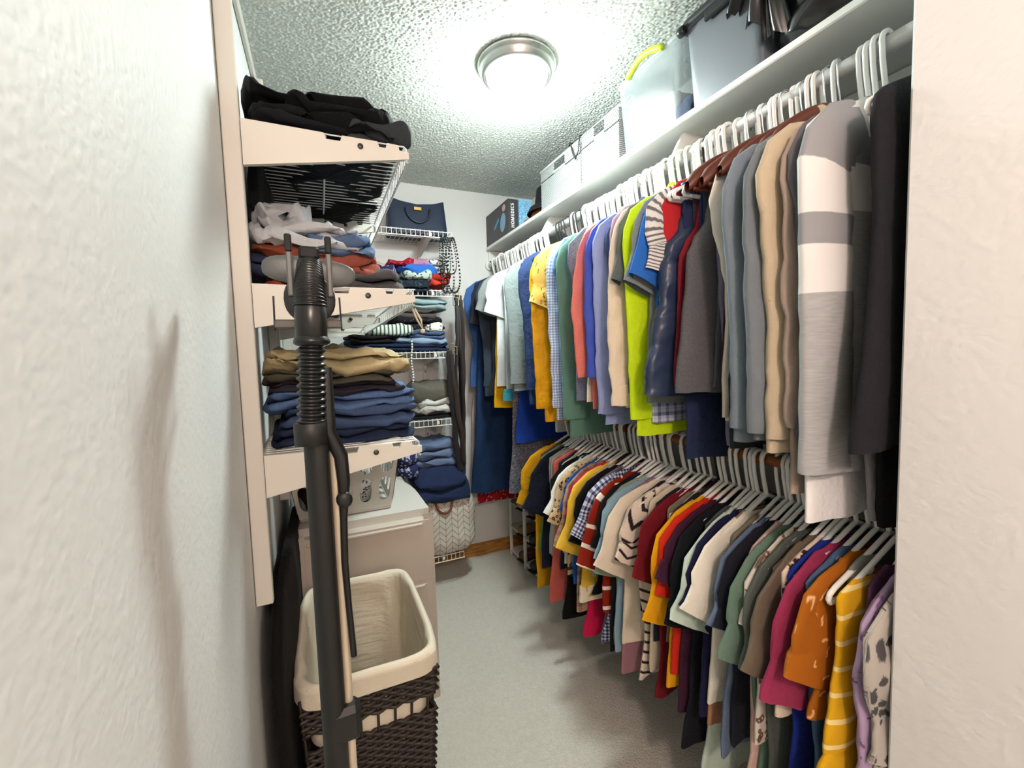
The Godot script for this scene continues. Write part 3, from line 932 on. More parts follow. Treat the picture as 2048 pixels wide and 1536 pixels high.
	a.call(1.147, "tee", "soot black tee", "top", cloth("16171a"), 0.35, {"sleeve": 0.21, "out": 0.07, "w1": 0.085})
	a.call(1.167, "dress", "dark aubergine dress", "dress", cloth("33203c"), 0.36, {"wh": 0.19, "ws": 0.18})
	a.call(1.187, "sweater", "rust sweater with white stripes", "top", cloth("", "wide_stripe", ["852415", "e5dccf"], 7.0), 0.47, {"sleeve": 0.27, "out": 0.105, "w0": 0.082, "w1": 0.065})
	a.call(1.228, "dress", "navy and white gingham dress", "dress", cloth("", "gingham", ["d9dce6", "27345c"], 10.0), 0.33, {"sleeve": 0.20, "out": 0.1, "wh": 0.19, "w1": 0.085})
	a.call(1.260, "dress", "smoky mauve dress", "dress", cloth("6f5f70"), 0.3, {"wh": 0.18, "ws": 0.18})
	a.call(1.285, "tee", "jet black short dress", "dress", cloth("121318"), 0.48, {"sleeve": 0.24, "out": 0.08, "wh": 0.2, "w1": 0.085})
	a.call(1.325, "tee", "yellow tee with white hem stripes", "top", cloth("d9b23c"), 0.45, {"sleeve": 0.28, "out": 0.105, "w0": 0.08, "trim": cloth("e6dcc4"), "w1": 0.085})
	a.call(1.345, "dress", "hot pink dress", "dress", cloth("c01848"), 0.28, {"sleeve": 0.17, "out": 0.06, "wh": 0.205, "w1": 0.085})
	a.call(1.374, "shirt", "tan and rose plaid shirt", "top", cloth("", "plaid", ["a98f78", "6e4a42"], 8.0), 0.37, {"sleeve": 0.29, "out": 0.09, "w1": 0.085})
	a.call(1.405, "pullover", "bright cobalt top", "top", cloth("1f53a8"), 0.47, {"sleeve": 0.16, "out": 0.05})
	a.call(1.436, "blouse", "leopard print blouse", "top", cloth("", "leopard", ["c7b088", "33261c"], 8.0), 0.49, {"sleeve": 0.22, "out": 0.08, "w1": 0.085})
	a.call(1.466, "blouse", "white embroidered blouse", "top", cloth("d3d3cb"), 0.52, {"sleeve": 0.20, "out": 0.09, "crease": 1.6, "w1": 0.085})
	a.call(1.506, "dress", "long black dress", "dress", cloth("0f1113"), 0.26, {"sleeve": 0.17, "out": 0.05, "wh": 0.21, "w1": 0.085})
	a.call(1.579, "skirt", "salmon pink skirt", "top", cloth("b2564c"), 0.3, {"ws": 0.18})
	a.call(1.660, "tee", "blue-black tee", "top", cloth("171c2b"), 0.42, {"sleeve": 0.24, "out": 0.09, "w1": 0.085})
	a.call(1.703, "pullover", "leaf green thin top", "top", cloth("5b7f4a"), 0.47, {"ws": 0.19})
	a.call(1.745, "cardigan", "long mustard cardigan", "top", cloth("bd8c12"), 0.28, {"sleeve": 0.24, "out": 0.07, "wh": 0.2, "folds": 0.012, "w1": 0.085})
	row(L, ROD_LOW, w, 0.45, 0.021, ["22242e", "4a4a4e", "a8a59c", "5a3a42", "2f4256", "77705f"], ["ink black", "iron grey", "oatmeal", "wine", "petrol blue", "khaki"])

# ------------------------------------------------------------------ wire shelving
const LEFT_DECKS := [1.885, 1.54, 1.16]
const BACK_DECKS := [2.075, 1.748, 1.40, 1.012, 0.585, 0.205]

# deck wires run from the wall (along "out"), long rods along "run"; the wires turn down into a front lip
func wire_shelf(label: String, o: Vector3, run: Vector3, length: float, out: Vector3, deep: float, lip: float) -> Node3D:
	var t := thing("wire_shelf", label, "shelf", o)
	var white := mat("dcdcd8", 0.4)
	var m := Mesher.new()
	var n := int(length / 0.0254)
	for k in n + 1:
		var p := run * (length * k / n)
		m.tube([p, p + out * (deep - 0.004), p + out * deep + Vector3(0, -0.004, 0), p + out * deep + Vector3(0, -lip, 0)], 0.0018, 5)
	part("deck_wires", m, white, t)
	for d in [0.004, 0.5 * deep, deep - 0.004]:
		m = Mesher.new()
		m.tube([out * d + Vector3(0, -0.0045, 0), out * d + run * length + Vector3(0, -0.0045, 0)], 0.003, 6)
		part("long_rod", m, white, t)
	m = Mesher.new()
	m.tube([out * (deep + 0.002) + Vector3(0, -lip, 0) - run * 0.004, out * (deep + 0.002) + run * (length + 0.004) + Vector3(0, -lip, 0)], 0.0032, 6)
	part("lip_rod", m, white, t)
	return t

# the sheet-metal arm under a shelf: tall at the wall, tapering, with clip notches in its top edge
func bracket(t: Node3D, o: Vector3, out: Vector3, side: Vector3, reach: float, tall: float) -> void:
	var k := reach / 0.36
	var poly := PackedVector2Array([Vector2(0, 0.008), Vector2(0.165 * k, 0.006), Vector2(0.17 * k, -0.008), Vector2(0.2 * k, -0.008), Vector2(0.205 * k, 0.006), Vector2(0.285 * k, 0.006), Vector2(0.289 * k, -0.006), Vector2(0.304 * k, -0.006), Vector2(0.308 * k, 0.006), Vector2(0.335 * k, 0.005), Vector2(0.337 * k, -0.007), Vector2(0.36 * k, -0.008), Vector2(0.36 * k, -0.024), Vector2(0.33 * k, -0.03), Vector2(0, -tall)])
	var m := Mesher.new()
	m.prism(poly, o - side * 0.006, out, Vector3.UP, side * 0.012)
	var b := part("bracket", m, mat("d8d4c9", 0.45), t)
	m = Mesher.new()
	m.tube([o + out * 0.245 * k + Vector3(0, -0.012, 0) + side * 0.0055, o + out * 0.245 * k + Vector3(0, -0.012, 0) + side * 0.0085], 0.0065, 14)
	part("screw", m, mat("4a4640", 0.4, {"metal": 0.6}), b)

func left_shelving() -> void:
	var cream := mat("d0cdc3", 0.45)
	var tt := thing("hang_track", "white hanging rail screwed along the left wall near the ceiling", "rail", Vector3(XL, 2.35, -1.75))
	part("track", slab_box(Vector3(0.001, -0.016, -0.7), Vector3(0.014, 0.016, 0.75), 0.003), cream, tt)
	var at_z := [-1.10, -1.74, -2.36]
	var where := ["next to the wardrobe opening", "in the middle of the left wall", "next to the back wall"]
	for i in 3:
		var s := thing("shelf_standard", "cream upright shelf standard on the left wall " + where[i], "standard", Vector3(XL, 0.87, at_z[i]))
		var m := Mesher.new()
		m.box(Vector3(0.0185, 0.735 if i == 0 else 0.73, 0), Vector3(0.034, 1.57 if i == 0 else 1.46, 0.022), 0.002)
		part("post", m, cream, s)
		for d in LEFT_DECKS:
			m = Mesher.new()
			m.box(Vector3(0.0362, d - 0.87 - 0.035, 0.0), Vector3(0.002, 0.012, 0.006))
			part("slot", m, mat("2a2724", 0.8), s)
	var names := ["upper left wire shelf carrying black clothes", "middle left wire shelf carrying grey and rust clothes", "lower left wire shelf carrying folded jeans"]
	for i in 3:
		var y: float = LEFT_DECKS[i]
		var t := wire_shelf("white " + names[i], Vector3(-0.145, y, -1.095), Vector3(0, 0, -1), 1.30, Vector3(1, 0, 0), 0.363, 0.038)
		for z in at_z:
			bracket(t, Vector3(0.017, -0.006, z + 1.095 + (0.006 if z > -1.2 else 0.0)), Vector3(1, 0, 0), Vector3(0, 0, 1), 0.352, 0.088)

func back_shelving() -> void:
	var cream := mat("d9d5cc", 0.45)
	for i in 2:
		var s := thing("shelf_standard", "slotted white standard on the back wall " + ["behind the hanging drawstring", "beside the hanging belts"][i], "standard", Vector3([0.2, 0.6][i], 0.12, ZB))
		part("post", slab_box(Vector3(-0.012, 0, 0.001), Vector3(0.012, 2.05, 0.016), 0.002), cream, s)
		for k in 40:
			if k % 2 == 0: continue
			part("slot", slab_box(Vector3(-0.003, 0.05 * k, 0.0155), Vector3(0.003, 0.05 * k + 0.016, 0.0165)), mat("6a625a", 0.8), s)
	var what := ["topmost back wire shelf holding the navy handbag", "back wire shelf with the bright jumbled tops", "back wire shelf with the striped and denim folds", "back wire shelf with the olive cap and white cloth", "back wire shelf under the navy shorts", "lowest back wire shelf under the chevron bag"]
	for i in 6:
		var y: float = BACK_DECKS[i]
		var x0 := 0.1 if i < 4 else 0.36
		var t := wire_shelf("white " + what[i], Vector3(x0, y, ZB + 0.018), Vector3(1, 0, 0), 0.72 - x0, Vector3(0, 0, 1), 0.30, 0.038)
		for x in [0.2, 0.6]:
			if x > x0: bracket(t, Vector3(x - x0, -0.006, 0.001), Vector3(0, 0, 1), Vector3(1, 0, 0), 0.295, 0.075)

# ------------------------------------------------------------------ soft folded things
func folded(called: String, label: String, cat: String, at: Vector3, size: Vector3, layers: int, c: Material, turn := 0.0, amp := 0.008, sag := 0.0, group := "") -> Node3D:
	var t := thing(called, label, cat, at, turn, group)
	var h := size.y / layers
	for k in layers:
		var m := Mesher.new()
		var jx := rng.randf_range(-0.008, 0.008)
		var jz := rng.randf_range(-0.010, 0.010)
		var sh := 1.0 - 0.02 * k + rng.randf_range(-0.04, 0.02)
		m.slab(Vector3(jx, h * (k + 0.5), jz), Vector3(size.x * 0.5 * sh, h * 0.55, size.z * 0.5 * sh), Basis.IDENTITY, noise, amp * 1.3, 6.0, 48, 12, 0.3, 0.55)
		if sag != 0.0:
			for i in m.v.size():
				var p := m.v[i]
				var e := smoothstep(0.25, 0.5, p.z / size.z)
				p.y -= sag * e
				m.v[i] = p
		for i in m.v.size():                              # the noise follows the place, so no two folds wrinkle alike
			var p := m.v[i]
			p.y += noise.get_noise_3d((p.x + at.x) * 9.0, p.y * 20.0 + at.y * 5.0, (p.z + at.z) * 9.0) * amp * 1.9
			m.v[i] = p
		part("fold", m, c, t)
	return t

func floor_things() -> void:
	drawers()
	laundry_basket()
	hamper()
	steamer()
	shoe_rack()
	# black garment bag leaning between the drawers and the wall
	var t := thing("garment_bag", "soft black garment bag leaning on the left wall behind the hamper", "bag", Vector3(-0.126, 0, -1.6))
	var m := Mesher.new()
	m.slab(Vector3(-0.0, 0.40, 0.05), Vector3(0.022, 0.40, 0.50), Basis.IDENTITY, noise, 0.010, 3.0, 32, 20, 0.5, 0.35)
	part("bag", m, cloth("131312"), t)

func drawers() -> void:
	var x0 := -0.113; var x1 := 0.356; var zf := -1.665; var zb := -2.30; var top := 0.772
	var putty := mat("bdb3a6", 0.42, {"spec": 0.45})
	var t := thing("drawer_unit", "putty-coloured plastic drawer unit standing behind the hamper", "drawers", Vector3((x0 + x1) / 2, 0, (zf + zb) / 2))
	var o := -t.position
	part("frame", slab_box(o + Vector3(x0, 0.0, zb), o + Vector3(x1, top - 0.03, zf + 0.03), 0.004), putty, t)
	for x in [x0 + 0.007, x1 - 0.007]:
		part("side_rail", slab_box(o + Vector3(x - 0.007, 0.0, zf + 0.029), o + Vector3(x + 0.007, top - 0.03, zf + 0.004), 0.002), putty, t)
	# the top has softly rounded rear corners
	var poly := PackedVector2Array([Vector2(x0, -zf + 0.006), Vector2(x1 + 0.004, -zf + 0.006)])
	for k in 11:
		var a := k / 10.0 * PI / 2
		poly.append(Vector2(x1 + 0.004 - 0.2 + 0.2 * cos(a), -zb - 0.42 + 0.42 * sin(a)))
	poly.append(Vector2(x0 + 0.05, -zb)); poly.append(Vector2(x0, -zb - 0.05))
	var m := Mesher.new()
	m.prism(poly, o + Vector3(0, top - 0.03, 0), Vector3(1, 0, 0), Vector3(0, 0, -1), Vector3(0, 0.03, 0))
	part("top_plate", m, mat("c9c5bd", 0.38), t)
	for k in 3:
		var y1 := top - 0.035 - 0.246 * k
		m = Mesher.new()
		m.box(o + Vector3((x0 + x1) / 2, y1 - 0.121, zf + 0.016), Vector3(x1 - x0 - 0.034, 0.238, 0.03), 0.006)
		var d := part("drawer", m, putty, t)
		m = Mesher.new()
		m.box(o + Vector3((x0 + x1) / 2, y1 - 0.014, zf + 0.033), Vector3(x1 - x0 - 0.06, 0.012, 0.008), 0.003)
		part("handle_lip", m, putty, d)

# a panel pierced by rounded slots, given by its four corners
func pierced(m: Mesher, a: Vector3, b: Vector3, c: Vector3, d: Vector3, cols: int, rows: int, fx: float, fy: float, th: float) -> void:
	var bil := func(u: float, w: float) -> Vector3: return a.lerp(b, u).lerp(d.lerp(c, u), w)
	var nrm := (b - a).cross(d - a).normalized() * th
	var seg := 24
	for i in cols:
		for j in rows:
			var outer := []; var inner := []
			for k in seg:
				var t := TAU * k / seg + PI / 4
				var e := Vector2(cos(t), sin(t))
				var sq := e / maxf(absf(e.x), absf(e.y))
				outer.append(bil.call((i + 0.5 + sq.x * 0.5) / cols, (j + 0.5 + sq.y * 0.5) / rows))
				var q := Vector2(cos(t) * fx, signf(sin(t)) * pow(absf(sin(t)), 0.55) * fy)
				inner.append(bil.call((i + 0.5 + q.x * 0.5) / cols, (j + 0.5 + q.y * 0.5) / rows))
			for k in seg:
				var n := (k + 1) % seg
				m.quad(outer[k], outer[n], inner[n], inner[k])
				m.quad(outer[n] + nrm, outer[k] + nrm, inner[k] + nrm, inner[n] + nrm)
				m.quad(inner[k], inner[n], inner[n] + nrm, inner[k] + nrm)

func laundry_basket() -> void:
	var t := thing("laundry_basket", "off-white plastic laundry basket with oval slots on the drawer unit", "basket", Vector3(0.06, 0.772, -1.98))
	var c := mat("cfc9be", 0.45)
	var b0 := Vector3(0.165, 0.012, 0.245); var b1 := Vector3(0.205, 0.275, 0.28)
	var corner := func(sx: float, sz: float, h: float) -> Vector3:
		var q := b0.lerp(b1, h)
		return Vector3(q.x * sx, q.y, q.z * sz)
	var order := [[-1, 1], [1, 1], [1, -1], [-1, -1]]
	for k in 4:
		var p: Array = order[k]; var q: Array = order[(k + 1) % 4]
		var m := Mesher.new()
		var cols := 5 if k % 2 == 0 else 6
		pierced(m, corner.call(p[0], p[1], 0.08), corner.call(q[0], q[1], 0.08), corner.call(q[0], q[1], 0.94), corner.call(p[0], p[1], 0.94), cols, 2, 0.62, 0.84, 0.003)
		m.quad(corner.call(p[0], p[1], 0.0), corner.call(q[0], q[1], 0.0), corner.call(q[0], q[1], 0.08), corner.call(p[0], p[1], 0.08))
		part("side", m, c, t)
	part("bottom", slab_box(Vector3(-b0.x, 0.001, -b0.z), Vector3(b0.x, 0.013, b0.z), 0.005), c, t)
	var m := Mesher.new()
	var rim := []
	for k in 40:
		var a := TAU * k / 40
		rim.append(Vector3(signf(cos(a)) * pow(absf(cos(a)), 0.25) * (b1.x + 0.006), b1.y - 0.003, signf(sin(a)) * pow(absf(sin(a)), 0.25) * (b1.z + 0.006)))
	m.tube(rim, 0.011, 8, true)
	part("rim", m, c, t)
	for q in [["black and white printed laundry lying in the slotted basket", Vector3(0.10, 0.80, -1.85), "leopard", ["c9c7c4", "1c1a1c"], 0.13], ["dark maroon laundry lying in the slotted basket", Vector3(-0.03, 0.80, -1.88), "", ["3a1a1a"], 0.15], ["pale grey towel lying in the slotted basket", Vector3(0.05, 0.79, -2.08), "", ["b9bdbe"], 0.12]]:
		var c2: Material = cloth(q[3][0], q[2], q[3] if q[2] != "" else [])
		folded("laundry", q[0], "laundry", q[1], Vector3(0.13, q[4] + 0.04, 0.2), 1, c2, 0.2, 0.02)

# one strand woven in and out of the stakes, round the four sides of the hamper
func strand(m: Mesher, y: float, hx: float, hz: float, at: Vector3, stakes: int, odd: int, r: float) -> void:
	var pts := []
	var n := stakes * 2
	for k in n:
		var a := float(k) / n * 4.0
		var s := int(a); var f := a - s
		var p: Vector3
		var o: Vector3
		match s:
			0: p = Vector3(lerpf(-hx, hx, f), y, hz); o = Vector3(0, 0, 1)
			1: p = Vector3(hx, y, lerpf(hz, -hz, f)); o = Vector3(1, 0, 0)
			2: p = Vector3(lerpf(hx, -hx, f), y, -hz); o = Vector3(0, 0, -1)
			_: p = Vector3(-hx, y, lerpf(-hz, hz, f)); o = Vector3(-1, 0, 0)
		var w := [1.0, 0.0, -1.0, 0.0][(k + odd * 2) % 4] as float
		pts.append(at + p + o * w * 0.0045 + Vector3(0, noise.get_noise_2d(k * 0.7, y * 40.0) * 0.002, 0))
	m.tube(pts, r, 5, true)

func hamper() -> void:
	var c0 := Vector3(0.073, 0, -1.325)
	var t := thing("laundry_hamper", "dark brown wicker hamper lined with cream cloth", "hamper", c0)
	var hw := func(y: float) -> Vector2: return Vector2(lerpf(0.135, 0.165, y / 0.6), lerpf(0.205, 0.245, y / 0.6))
	var cane := mat("2b211b", 0.5, {"spec": 0.5})
	var bands := [["woven_wall", 0.01, 0.432], ["woven_band", 0.478, 0.556]]
	for b in bands:
		var m := Mesher.new()
		var y: float = b[1]
		var i := 0
		while y < b[2]:
			var q: Vector2 = hw.call(y)
			strand(m, y, q.x, q.y, Vector3.ZERO, 60, i % 2, 0.0056)
			y += 0.0102
			i += 1
		part(b[0], m, cane, t)
	for k in 30:
		var a := float(k) / 30 * 4.0
		var s := int(a); var f := a - s
		var m := Mesher.new()
		var q0: Vector2 = hw.call(0.01); var q1: Vector2 = hw.call(0.57)
		var g := func(q: Vector2) -> Vector3:
			match s:
				0: return Vector3(lerpf(-q.x, q.x, f), 0, q.y)
				1: return Vector3(q.x, 0, lerpf(q.y, -q.y, f))
				2: return Vector3(lerpf(q.x, -q.x, f), 0, -q.y)
			return Vector3(-q.x, 0, lerpf(-q.y, q.y, f))
		m.tube([g.call(q0) + Vector3(0, 0.005, 0), g.call(q1) + Vector3(0, 0.572, 0)], 0.0038, 6)
		part("stake", m, cane, t)
	# cloth liner: inner walls, folded over the rim, hanging a little outside
	var lin := cloth("d6cdb9")
	var m := Mesher.new()
	var f := func(u: float, q: float) -> Array:
		var a := u * TAU
		var e := Vector2(signf(cos(a)) * pow(absf(cos(a)), 0.28), signf(sin(a)) * pow(absf(sin(a)), 0.28))
		var y: float; var off: float
		if q < 0.2:
			var k := q / 0.2
			y = lerpf(0.548, 0.592, k); off = 0.017 - 0.004 * k
		elif q < 0.34:
			var k := (q - 0.2) / 0.14
			y = 0.592 + 0.012 * sin(k * PI); off = lerpf(0.013, -0.012, k)
		elif q < 0.9:
			var k := (q - 0.34) / 0.56
			y = lerpf(0.592, 0.10, k); off = -0.012 - 0.012 * k
		else:
			var k := (q - 0.9) / 0.1
			y = 0.10; off = -0.024 - 0.12 * k
		var h: Vector2 = hw.call(y)
		var p := Vector3(e.x * (h.x + off), y, e.y * (h.y + off))
		var wob := 0.012 if q > 0.34 else 0.006
		p += Vector3(noise.get_noise_3d(p.x * 9.0, p.y * 3.0, p.z * 9.0), noise.get_noise_3d(p.x * 5.0, 4.0, p.z * 5.0) * 0.6, noise.get_noise_3d(p.x * 9.0, p.y * 3.0 + 20.0, p.z * 9.0)) * wob
		return [p, Vector2(u, q)]
	m.grid(f, 96, 40, true)
	part("cloth_liner", m, lin, t)
	m = Mesher.new()                                    # the liner again where the open band shows it
	var f2 := func(u: float, q: float) -> Array:
		var a := u * TAU
		var e := Vector2(signf(cos(a)) * pow(absf(cos(a)), 0.28), signf(sin(a)) * pow(absf(sin(a)), 0.28))
		var y := lerpf(0.425, 0.488, q)
		var h: Vector2 = hw.call(y)
		return [Vector3(e.x * (h.x - 0.004), y, e.y * (h.y - 0.004)), Vector2(u, q)]
	m.grid(f2, 96, 2, true)
	part("liner_window", m, lin, t)
	for s in [-1.0]:
		m = Mesher.new()
		var pts := []
		for k in 13:
			var a := k / 12.0 * PI
			pts.append(Vector3(-0.166 - 0.028 * sin(a), 0.53 + 0.075 * sin(a), cos(a) * 0.09 + 0.08))
		m.tube(pts, 0.009, 8)
		part("handle", m, cane, t)
	folded("laundry", "dark grey shirt lying deep inside the wicker hamper", "laundry", Vector3(0.03, 0.115, -1.27), Vector3(0.2, 0.17, 0.3), 1, cloth("4a4548"), 0.3, 0.03)

func steamer() -> void:
	var c := Vector3(-0.014, 0, -0.72)
	var t := thing("garment_steamer", "black garment steamer with ribbed hose hung on its pole", "steamer", c)
	var black := mat("121211", 0.5)
	var gloss := mat("141414", 0.3)
	var m := Mesher.new()
	m.tube([Vector3(0.004, 0.03, 0), Vector3(0.002, 0.7, 0), Vector3(0, 1.28, 0)], [0.0195, 0.0185, 0.0175], 20)
	part("pole", m, black, t)
	m = Mesher.new()
	m.lathe([Vector2(0.0, 0.06), Vector2(0.08, 0.06), Vector2(0.12, 0.045), Vector2(0.125, 0.002), Vector2(0.0, 0.0)], 32, Vector3(0.0, 0, 0.0))
	part("base", m, black, t)
	m = Mesher.new()
	m.tube([Vector3(-0.006, 1.245, 0.004), Vector3(-0.006, 1.278, 0.004)], 0.0235, 20)
	part("hose_collar", m, black, t)
	# coarse coil
	m = Mesher.new()
	var pts := []; var rr := []
	for k in 101:
		var q := k / 100.0
		pts.append(Vector3(-0.004 + 0.006 * q, lerpf(1.278, 1.395, q), 0.006 + 0.003 * q)); rr.append(0.0185 + 0.0024 * sin(q * TAU * 11.0))
	m.tube(pts, rr, 20)
	part("coil_hose", m, gloss, t)
	m = Mesher.new()
	m.lathe([Vector2(0.016, 1.412), Vector2(0.02, 1.41), Vector2(0.0255, 1.402), Vector2(0.0255, 1.397), Vector2(0.02, 1.394)], 28, Vector3(0.003, 0, 0.01))
	part("hose_flange", m, gloss, t)
	m = Mesher.new()
	m.tube([Vector3(0.003, 1.405, 0.01), Vector3(0.004, 1.452, 0.01)], 0.0222, 24)
	part("hose_sleeve", m, mat("191918", 0.3), t)
	m = Mesher.new()
	pts = []; rr = []
	for k in 121:
		var q := k / 120.0
		pts.append(Vector3(0.004 + 0.002 * q, lerpf(1.452, 1.525, q) , 0.012 - 0.055 * q * q)); rr.append(lerpf(0.0225, 0.0175, q) + 0.0011 * sin(q * TAU * 17.0))
	m.tube(pts, rr, 20)
	part("ribbed_hose", m, gloss, t)
	# steam head, hanger plates and clips
	m = Mesher.new()
	m.slab(Vector3(0.006, 1.513, -0.045), Vector3(0.068, 0.022, 0.012), Basis(Vector3(0, 0, 1), -0.08), noise, 0.0, 1.0, 32, 14, 0.7, 0.7)
	part("steam_head", m, mat("585c5a", 0.4), t)
	m = Mesher.new()
	m.box(Vector3(0.006, 1.538, -0.03), Vector3(0.03, 0.02, 0.02), 0.004)
	part("head_block", m, mat("0c0c0c", 0.7), t)
	m = Mesher.new()
	m.slab(Vector3(0.004, 1.465, -0.01), Vector3(0.036, 0.036, 0.01), Basis.IDENTITY, noise, 0.0, 1.0, 28, 14, 0.9, 0.9)
	part("hose_cradle", m, mat("1f1f1d", 0.5), t)
	for s in [-1.0, 1.0]:
		m = Mesher.new()
		m.box(Vector3(0.006 + s * 0.027, 1.505, 0.0), Vector3(0.008, 0.075, 0.006), 0.002)
		var k := part("clip_arm", m, mat("5d5f5a", 0.45), t)
		m = Mesher.new()
		m.box(Vector3(0.006 + s * 0.027, 1.545, 0.001), Vector3(0.0095, 0.026, 0.009), 0.002)
		part("clip_tip", m, mat("0c0c0c", 0.7), k)
	m = Mesher.new()
	m.box(Vector3(0.0, 1.428, -0.02), Vector3(0.096, 0.014, 0.006), 0.003)
	part("cross_bar", m, mat("5b5750", 0.5), t)
	for s in [-1.0, 1.0]:
		m = Mesher.new()
		m.tube([Vector3(s * 0.046, 1.47, -0.02), Vector3(s * 0.047, 1.418, -0.02)], 0.0015, 6)
		part("hanger_pin", m, gloss, t)
	# the pale telescopic pole beside the hose, its clamp, and the dark strap
	m = Mesher.new()
	m.tube([Vector3(0.027, 0.03, -0.005), Vector3(0.024, 1.26, -0.005)], [0.0075, 0.0065], 14)
	part("inner_pole", m, mat("cbbfa8", 0.35, {"metal": 0.3}), t)
	m = Mesher.new()
	m.box(Vector3(0.018, 0.785, 0.0), Vector3(0.048, 0.058, 0.036), 0.008)
	part("clamp", m, black, t)
	m = Mesher.new()
	m.tube([Vector3(0.018, 1.36, -0.008), Vector3(0.019, 1.26, -0.004), Vector3(0.034, 1.22, 0.0), Vector3(0.036, 1.18, 0.0), Vector3(0.033, 1.12, 0.0), Vector3(0.031, 1.05, 0.002), Vector3(0.033, 0.98, 0.002), Vector3(0.037, 0.89, 0.0)], [0.011, 0.011, 0.011, 0.010, 0.006, 0.0055, 0.005, 0.005], 8)
	part("strap", m, gloss, t)
	m = Mesher.new()
	m.slab(Vector3(0.036, 1.152, 0.006), Vector3(0.012, 0.013, 0.010), Basis.IDENTITY, noise, 0.002, 20.0, 14, 8, 0.9, 0.9)
	part("knob", m, black, t)

func shoe_rack() -> void:
	var t := thing("shoe_rack", "white plastic shoe rack against the right wall under the dresses", "rack", Vector3(1.24, 0, -2.42))
	var w := mat("d6d2ca", 0.45)
	for x in [-0.11, 0.11]:
		for z in [-0.22, 0.0, 0.22]:
			var m := Mesher.new()
			m.tube([Vector3(x, 0, z), Vector3(x, 0.56, z)], 0.012, 10)
			part("post", m, w, t)
	for y in [0.03, 0.2, 0.37, 0.54]:
		part("tier", slab_box(Vector3(-0.12, y - 0.006, -0.24), Vector3(0.12, y + 0.006, 0.24), 0.004), w, t)
	var cs := ["2a2020", "5a3a2a", "1c1c20", "8a6a4a", "3a2a2a", "b09a80"]
	var nm := ["black pump", "brown loafer", "black boot", "tan sandal", "dark brown flat", "beige sneaker"]
	var pos := ["on the floor tier", "on the middle tier", "on the upper tier"]
	for k in 6:
		var y: float = [0.036, 0.206, 0.376][k / 2]
		var s := thing("shoe", "%s lying %s of the shoe rack" % [nm[k], pos[k / 2]], "shoe", Vector3(1.20, y, -2.31 - 0.16 * (k % 2)), 0.2)
		var m := Mesher.new()
		m.slab(Vector3(0, 0.03, 0), Vector3(0.10, 0.03, 0.036), Basis.IDENTITY, noise, 0.004, 8.0, 24, 10, 0.7, 0.6)
		part("upper", m, mat(cs[k], 0.5), s)
		m = Mesher.new()
		m.slab(Vector3(0.05, 0.055, 0), Vector3(0.045, 0.03, 0.03), Basis.IDENTITY, noise, 0.004, 8.0, 20, 8, 0.8, 0.7)
		part("heel_counter", m, mat(cs[k], 0.5), s)
		part("sole", slab_box(Vector3(-0.1, -0.004, -0.036), Vector3(0.1, 0.004, 0.036), 0.003), mat("1a1815", 0.8), s)

